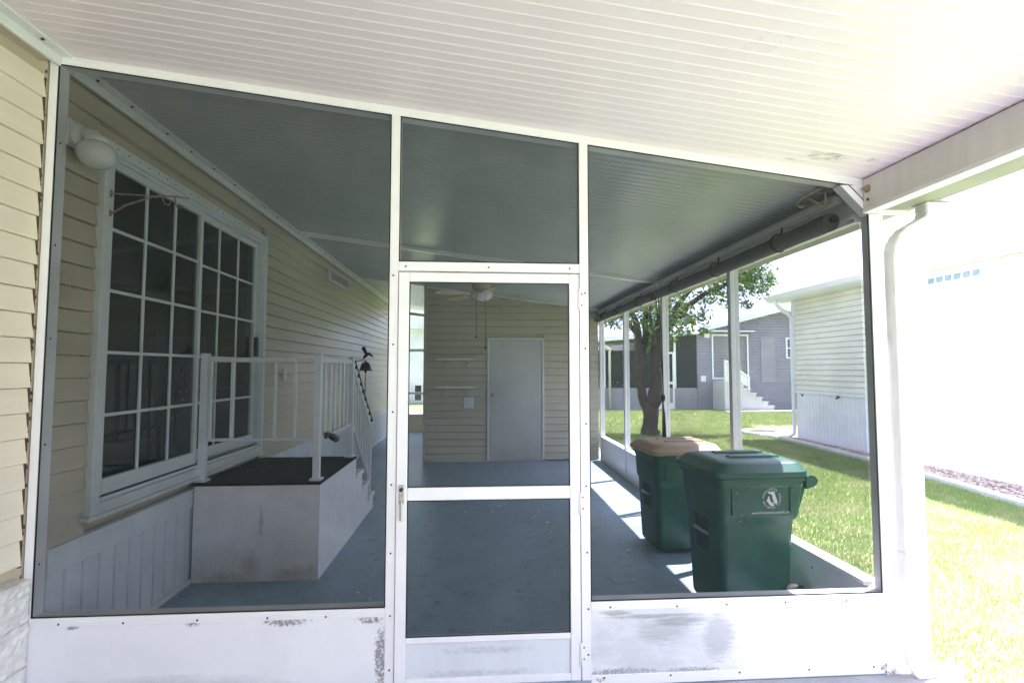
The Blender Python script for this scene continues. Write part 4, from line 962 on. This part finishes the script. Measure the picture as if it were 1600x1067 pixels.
# ================================================================== GREY HOUSE in the distance
gh = thing('grey_house', 'lilac grey house with white gable trim and screened porch across the lawn', 'house', (10, 20, LAWN))
GY = 20.0; GX0, GX1, GP, GE = 8.87, 16.1, 12.48, 3.02
gpk = 3.92
def gz(x): return GE+(gpk-GE)*(1-abs(x-GP)/(GP-GX0))
MB().prism([(GX0, LAWN), (GX1, LAWN), (GX1, GE), (GP, gpk), (GX0, GE)], 'y', GY+.04, 30).build('wall_core', 'grey_siding', gh)
m = MB(); z = LAWN
while z < gpk-.05:
    zz = z+.115
    xa, xb = (GX0, GX1) if zz < GE else (GP-(gpk-zz)/(gpk-GE)*(GP-GX0), GP+(gpk-zz)/(gpk-GE)*(GP-GX0))
    if xb-xa > .1: m.prism([(GY+.045, z+.008), (GY-.030, z+.008), (GY-.028, z+.02), (GY, zz), (GY+.045, zz)], 'x', xa, xb)
    z = zz
m.build('lap_siding', 'grey_siding', gh, kind='stuff')
for s_ in (-1, 1):
    xo = GP+s_*(GP-GX0+.25); zo = GE-.08
    MB().prism([(GP, gpk+.02), (xo, zo+.02), (xo, zo+.21), (GP, gpk+.21)], 'y', GY-.30, 30.2).build('roof', 'roof_white', gh)
    MB().prism([(GP, gpk-.03), (xo, zo-.03), (xo, zo+.13), (GP, gpk+.13)], 'y', GY-.33, GY-.302).build('barge_board', 'roof_white', gh)
w = MB(); 
def fwin(x0, x1, z0, z1, pane, name='window', par=gh, mull=(), y=GY):
    m = MB(); a = .06
    m.box(x0, x0+a, y-.05, y+.02, z0, z1).box(x1-a, x1, y-.05, y+.02, z0, z1).box(x0+a, x1-a, y-.049, y+.02, z0, z0+a).box(x0+a, x1-a, y-.049, y+.02, z1-a, z1)
    for q in mull: m.box(x0+a, x1-a, y-.047, y+.02, q-.025, q+.025)
    o = m.build(name, 'roof_white', par); MB().box(x0+a, x1-a, y-.022, y-.018, z0+a, z1-a).build('pane', pane, o); return o
fwin(9.48, 11.02, 1.10, 2.92, 'blinds')
for k in range(12): pass
fwin(12.62, 13.25, 1.95, 2.80, 'dark_pane', mull=(2.37,))
MB().box(9.38, 11.18, GY-.30, GY-.01, 3.02, 3.07).build('window_awning', 'roof_white', gh)
MB().box(11.55, 12.15, GY-.036, GY-.013, .95, 2.78).build('access_panel', 'grey_siding', gh)
MB().box(9.18, 9.40, GY-.05, GY-.013, 2.78, 2.96, .01).build('wall_light', 'whitep', gh)
MB().box(9.0, 9.22, GY-.04, GY-.013, 1.0, 1.24, .01).build('meter_box', 'whitep', gh)
# brick steps descending to the right along the wall
gs = MB().box(9.50, 10.05, 19.0, GY-.016, LAWN, 1.05).build('stair_landing', 'white_brick', gh)
for k in range(6): MB().box(10.0505+k*.235, 10.285+k*.235, 19.0, GY-.016, LAWN, .88-k*.165).box(10.0505+k*.235-.0, 10.285+k*.235+.03, 18.97, GY-.016, .8805-k*.165, .92-k*.165).build('stair_step', 'white_brick', gh)
rm = MB().prism([(9.50, 1.06), (10.05, 1.06), (10.45, .80), (10.45, 1.16), (9.58, 1.80), (9.50, 1.80)], 'y', 18.965, 18.985)
rm.build('stair_rail_panel', 'roof_white', gh)
m = MB().box(9.48, 9.54, 18.93, 18.99, 1.05, 1.86).box(10.42, 10.48, 18.93, 18.99, .70, 1.22).tube([(9.52, 18.955, 1.84), (10.46, 18.955, 1.19)], .03, 6)
m.build('stair_railing', 'roof_white', gh)
MB().box(9.3, 14.9, 18.4, 18.9, LAWN-.1, LAWN+.03).build('path_slab', 'curb', gh)
# screened porch on its left
MB().prism([(3.0, 2.45), (GX0+.0, 2.92), (GX0+.0, 3.10), (3.0, 2.63)], 'y', GY-.45, 28).build('porch_roof', 'roof_white', gh)
MB().box(3.0, GX0-.01, GY+.0, GY+.1, LAWN, .75).build('porch_wall', 'grey_siding', gh)
for x in (3.3, 5.05, 5.95, 7.15, 7.95): MB().box(x-.04, x+.04, GY-.01, GY+.07, .75, 2.46+(x-3)*.08).build('porch_post', 'roof_white', gh)
pd = MB().box(7.20, 7.27, GY-.03, GY-.011, LAWN, 2.2).box(7.84, 7.91, GY-.03, GY-.011, LAWN, 2.2).box(7.27, 7.84, GY-.03, GY-.011, 2.12, 2.2).box(7.27, 7.84, GY-.03, GY-.011, .9, 1.0).box(7.27, 7.84, GY-.03, GY-.011, LAWN, .15).build('porch_door', 'roof_white', gh)
MB().add([(3.3, GY+.03, .75), (GX0-.01, GY+.03, .75), (GX0-.01, GY+.03, 2.9), (3.3, GY+.03, 2.45)], [(0, 1, 2, 3)]).build('screen', 'screen_far', gh)
MB().box(3.0, GX0-.01, 24.0, 24.1, LAWN, 2.4).build('porch_back_wall', 'grey_siding', gh)
MB().tube([(5.0, GY-.30, 2.42), (5.25, GY-.2, 2.3), (5.25, GY-.06, 2.2), (5.25, GY-.06, -.05)], .05, 8).build('downspout', 'roof_white', gh)

# ================================================================== WHITE HOUSE seen through the passage
wh = thing('white_house', 'bright white house glimpsed through the end of the passage', 'house', (-4, 24, LAWN))
MB().box(-12, 1.5, 24.04, 32, LAWN, 3.4).build('wall_core', 'roof_white', wh)
m = MB(); z = LAWN
while z < 3.3: m.prism([(24.045, z), (23.985, z), (24.0, z+.17), (24.045, z+.17)], 'x', -12, 1.5); z += .17
m.build('lap_siding', 'roof_white', wh, kind='stuff')
MB().prism([(-12.3, 3.38), (1.8, 3.38), (1.8, 3.55), (-5, 5.2), (-12.3, 3.55)], 'y', 23.6, 32.3).build('roof', 'roof_white', wh)
for x in (-4.1, -3.55, -3.0): fwin(x, x+.42, -.02, .80, 'dark_pane', par=wh, y=23.98)

# ================================================================== TREE
tr = thing('shade_tree', 'leafy forked tree standing on the lawn beyond the side screens', 'tree', (4.12, 12.15, LAWN))
T = Vector((4.12, 12.15, LAWN))
rt_ = random.Random(5)
limbs = []
def limb(pts, rads, seg=10):
    P = [T+Vector(p) for p in pts]; limbs.append((P, rads)); return (P, rads)
limb([(0.05, 0, -.05), (.06, 0, .15), (.08, 0, .45), (.12, .0, .75)], [.30, .245, .225, .23])
limb([(.08, 0, .45), (-.06, .05, .80), (-.16, .05, 1.25), (-.14, .0, 1.9), (-.22, -.05, 2.5), (-.42, -.1, 3.2), (-.8, -.2, 4.2)], [.16, .145, .14, .13, .11, .085, .04])
limb([(.12, 0, .70), (.24, -.02, 1.2), (.22, -.02, 1.8), (.30, .0, 2.4), (.45, .05, 3.1), (.55, .1, 4.2), (.6, .1, 5.4)], [.20, .19, .18, .16, .13, .09, .04])
limb([(.22, -.02, 1.75), (.45, .1, 2.4), (.9, .2, 3.0), (1.6, .3, 3.5), (2.4, .3, 3.85), (3.2, .35, 3.95)], [.12, .10, .085, .07, .05, .02])
limb([(-.14, .0, 1.8), (.05, .2, 2.4), (.12, .4, 3.1), (.3, .8, 4.1), (.2, 1.2, 5.0)], [.10, .09, .075, .06, .03])
limb([(-.2, -.05, 2.4), (-.5, .2, 2.9), (-1.0, .5, 3.5), (-1.7, .8, 4.0)], [.08, .065, .05, .02])
limb([(.35, 0, 2.6), (.9, -.3, 3.4), (1.6, -.5, 4.2), (2.3, -.6, 4.8)], [.09, .07, .05, .02])
limb([(.25, 0, 2.0), (-.1, -.6, 2.9), (-.3, -1.3, 3.7)], [.07, .055, .02])
m = MB()
for P, rads in limbs:
    # resample with a little wander so that the limbs are not straight
    Q = [P[0]]; RR = [rads[0]*.85]
    for i in range(len(P)-1):
        for k in range(1, 4):
            t = k/3; Q.append(P[i].lerp(P[i+1], t)+Vector((rt_.uniform(-1, 1), rt_.uniform(-1, 1), 0))*.02); RR.append((rads[i]+(rads[i+1]-rads[i])*t)*.80*rt_.uniform(.90, 1.10))
    m.tube(Q, RR, 12)
tmb = m
cl = []
def clump(c, r, n): cl.append((T+Vector(c), r, n))
for P, rads in limbs[1:]:
    for k in range(len(P)-2, len(P)): cl.append((P[k]+Vector((rt_.uniform(-.3, .3), rt_.uniform(-.3, .3), rt_.uniform(0, .3))), rt_.uniform(.55, .85), 300))
for c, r, n in (((.2, 0, 2.75), .55, 260), ((-.5, .1, 3.0), .6, 300), ((.7, .3, 3.2), .6, 260), ((-.1, .3, 3.7), .9, 480), ((.6, .2, 4.6), 1.0, 560), ((-.9, 0, 4.4), .9, 420), ((1.4, .2, 4.6), .9, 420), ((2.3, .1, 4.6), .8, 380), ((.1, .5, 5.6), 1.0, 420),
                ((1.0, .2, 3.05), .34, 150), ((1.25, .3, 2.82), .22, 70), ((1.55, .25, 2.95), .28, 100), ((1.75, .3, 3.5), .42, 200), ((2.2, .3, 3.75), .42, 200), ((2.55, .3, 3.95), .48, 260), ((2.85, .3, 3.8), .38, 160), ((3.15, .3, 3.62), .28, 90), ((3.35, .35, 3.9), .28, 90), ((2.5, .3, 3.4), .26, 60), ((2.75, .3, 3.25), .2, 35), ((1.6, .3, 2.6), .16, 40), ((2.2, .25, 3.3), .22, 45), ((3.0, .3, 4.2), .4, 150),
                ((.55, .0, 2.35), .35, 90), ((.9, .0, 2.65), .35, 120), ((-.8, .3, 2.8), .3, 80), ((.25, -.1, 1.65), .16, 35), ((.1, .3, 2.3), .4, 120), ((.5, .4, 2.9), .5, 200)): clump(c, r, n)
spine = [p for P, rads in limbs for p in P]
jt = np.random.default_rng(4)
tmb.v = [tuple(np.array(p)+jt.normal(0, .008, 3)) for p in tmb.v]
for c, r, n in cl:
    a = min(spine, key=lambda p: (p-c).length)
    tmb.tube([a, a.lerp(c, .5)+Vector((rt_.uniform(-.08, .08), rt_.uniform(-.08, .08), rt_.uniform(-.02, .1))), c], [.022, .014, .007], 5)
    for k in range(9):
        e_ = Vector((rt_.gauss(0, 1), rt_.gauss(0, 1), rt_.gauss(.1, .8))).normalized()*r*rt_.uniform(.6, 1.0)
        tmb.tube([c, c+e_*.5+Vector((0, 0, .04)), c+e_], [.008, .006, .003], 4)
tmb.build('trunk', 'bark', tr)
vs = []; fs_ = []
for c, r, n in cl:
    d = rng.normal(size=(n, 3)); d /= np.linalg.norm(d, axis=1)[:, None]; rr_ = r*rng.random(n)**.45
    pos = np.array(c)+d*rr_[:, None]*np.array([1, 1, .8]); nm = rng.normal(size=(n, 3))+np.array([0, 0, .6]); nm /= np.linalg.norm(nm, axis=1)[:, None]
    a = np.cross(nm, rng.normal(size=(n, 3))); a /= np.linalg.norm(a, axis=1)[:, None]; b = np.cross(nm, a); L_ = rng.uniform(.040, .080, n)[:, None]; W = L_*rng.uniform(.38, .55, (n, 1))
    for i in range(n):
        o = len(vs); p = pos[i]
        vs += [tuple(p-a[i]*L_[i]), tuple(p+b[i]*W[i]-a[i]*L_[i]*.1), tuple(p+a[i]*L_[i]+nm[i]*L_[i]*.12), tuple(p-b[i]*W[i]-a[i]*L_[i]*.1)]
        fs_.append((o, o+1, o+2, o+3))
me = bpy.data.meshes.new('crown'); me.from_pydata([(x-T.x, y_-T.y, z_-T.z) for x, y_, z_ in vs], [], fs_); me.materials.append(M['leaf']); me.update()
o = bpy.data.objects.new('crown', me); C.objects.link(o); o.parent = tr

# ================================================================== GRASS
def blades(n, x0, x1, y0, y1, h0, h1, w, keep):
    x = rng.uniform(x0, x1, n); y_ = rng.uniform(y0, y1, n); k = keep(x, y_); x, y_ = x[k], y_[k]; n = len(x)
    a = rng.uniform(0, 2*np.pi, n); h = rng.uniform(h0, h1, n); le = rng.uniform(.2, .9, n)*h; dx, dy = np.cos(a), np.sin(a); b = rng.uniform(0, 2*np.pi, n)
    V = np.empty((n, 3, 3)); ww = w*rng.uniform(.7, 1.3, n)
    V[:, 0] = np.stack([x-dx*ww, y_-dy*ww, np.full(n, LAWN)], 1); V[:, 1] = np.stack([x+dx*ww, y_+dy*ww, np.full(n, LAWN)], 1); V[:, 2] = np.stack([x+np.cos(b)*le, y_+np.sin(b)*le, LAWN+h], 1)
    return V.reshape(-1, 3)
by = np.array([p.y for p in bl]); bxs = np.array([p.x for p in bl])
def keep(x, y_):
    lim = np.interp(y_, by[:-12], bxs[:-12]); lim = np.where(y_ > 12.8, 40, lim)
    return (x < lim-.09) & (x > 2.44)
V = np.concatenate([blades(150000, 2.44, 6.8, 1.2, 7.0, .022, .055, .0032, keep), blades(130000, 2.44, 7.6, 7.0, 14.0, .025, .055, .0055, keep), blades(60000, 2.5, 13, 14.0, 19.0, .03, .06, .010, lambda x, y_: x > 0)])
n = len(V)//3
me = bpy.data.meshes.new('grass'); me.vertices.add(n*3); me.vertices.foreach_set('co', V.ravel()); me.loops.add(n*3); me.loops.foreach_set('vertex_index', np.arange(n*3, dtype=np.int32))
me.polygons.add(n); me.polygons.foreach_set('loop_start', np.arange(0, n*3, 3, dtype=np.int32)); me.update(calc_edges=True); me.materials.append(M['grass'])
o = bpy.data.objects.new('grass', me); C.objects.link(o); o['kind'] = 'stuff'; tag(o, 'short sunlit lawn grass between the porch and the cream house', 'grass')
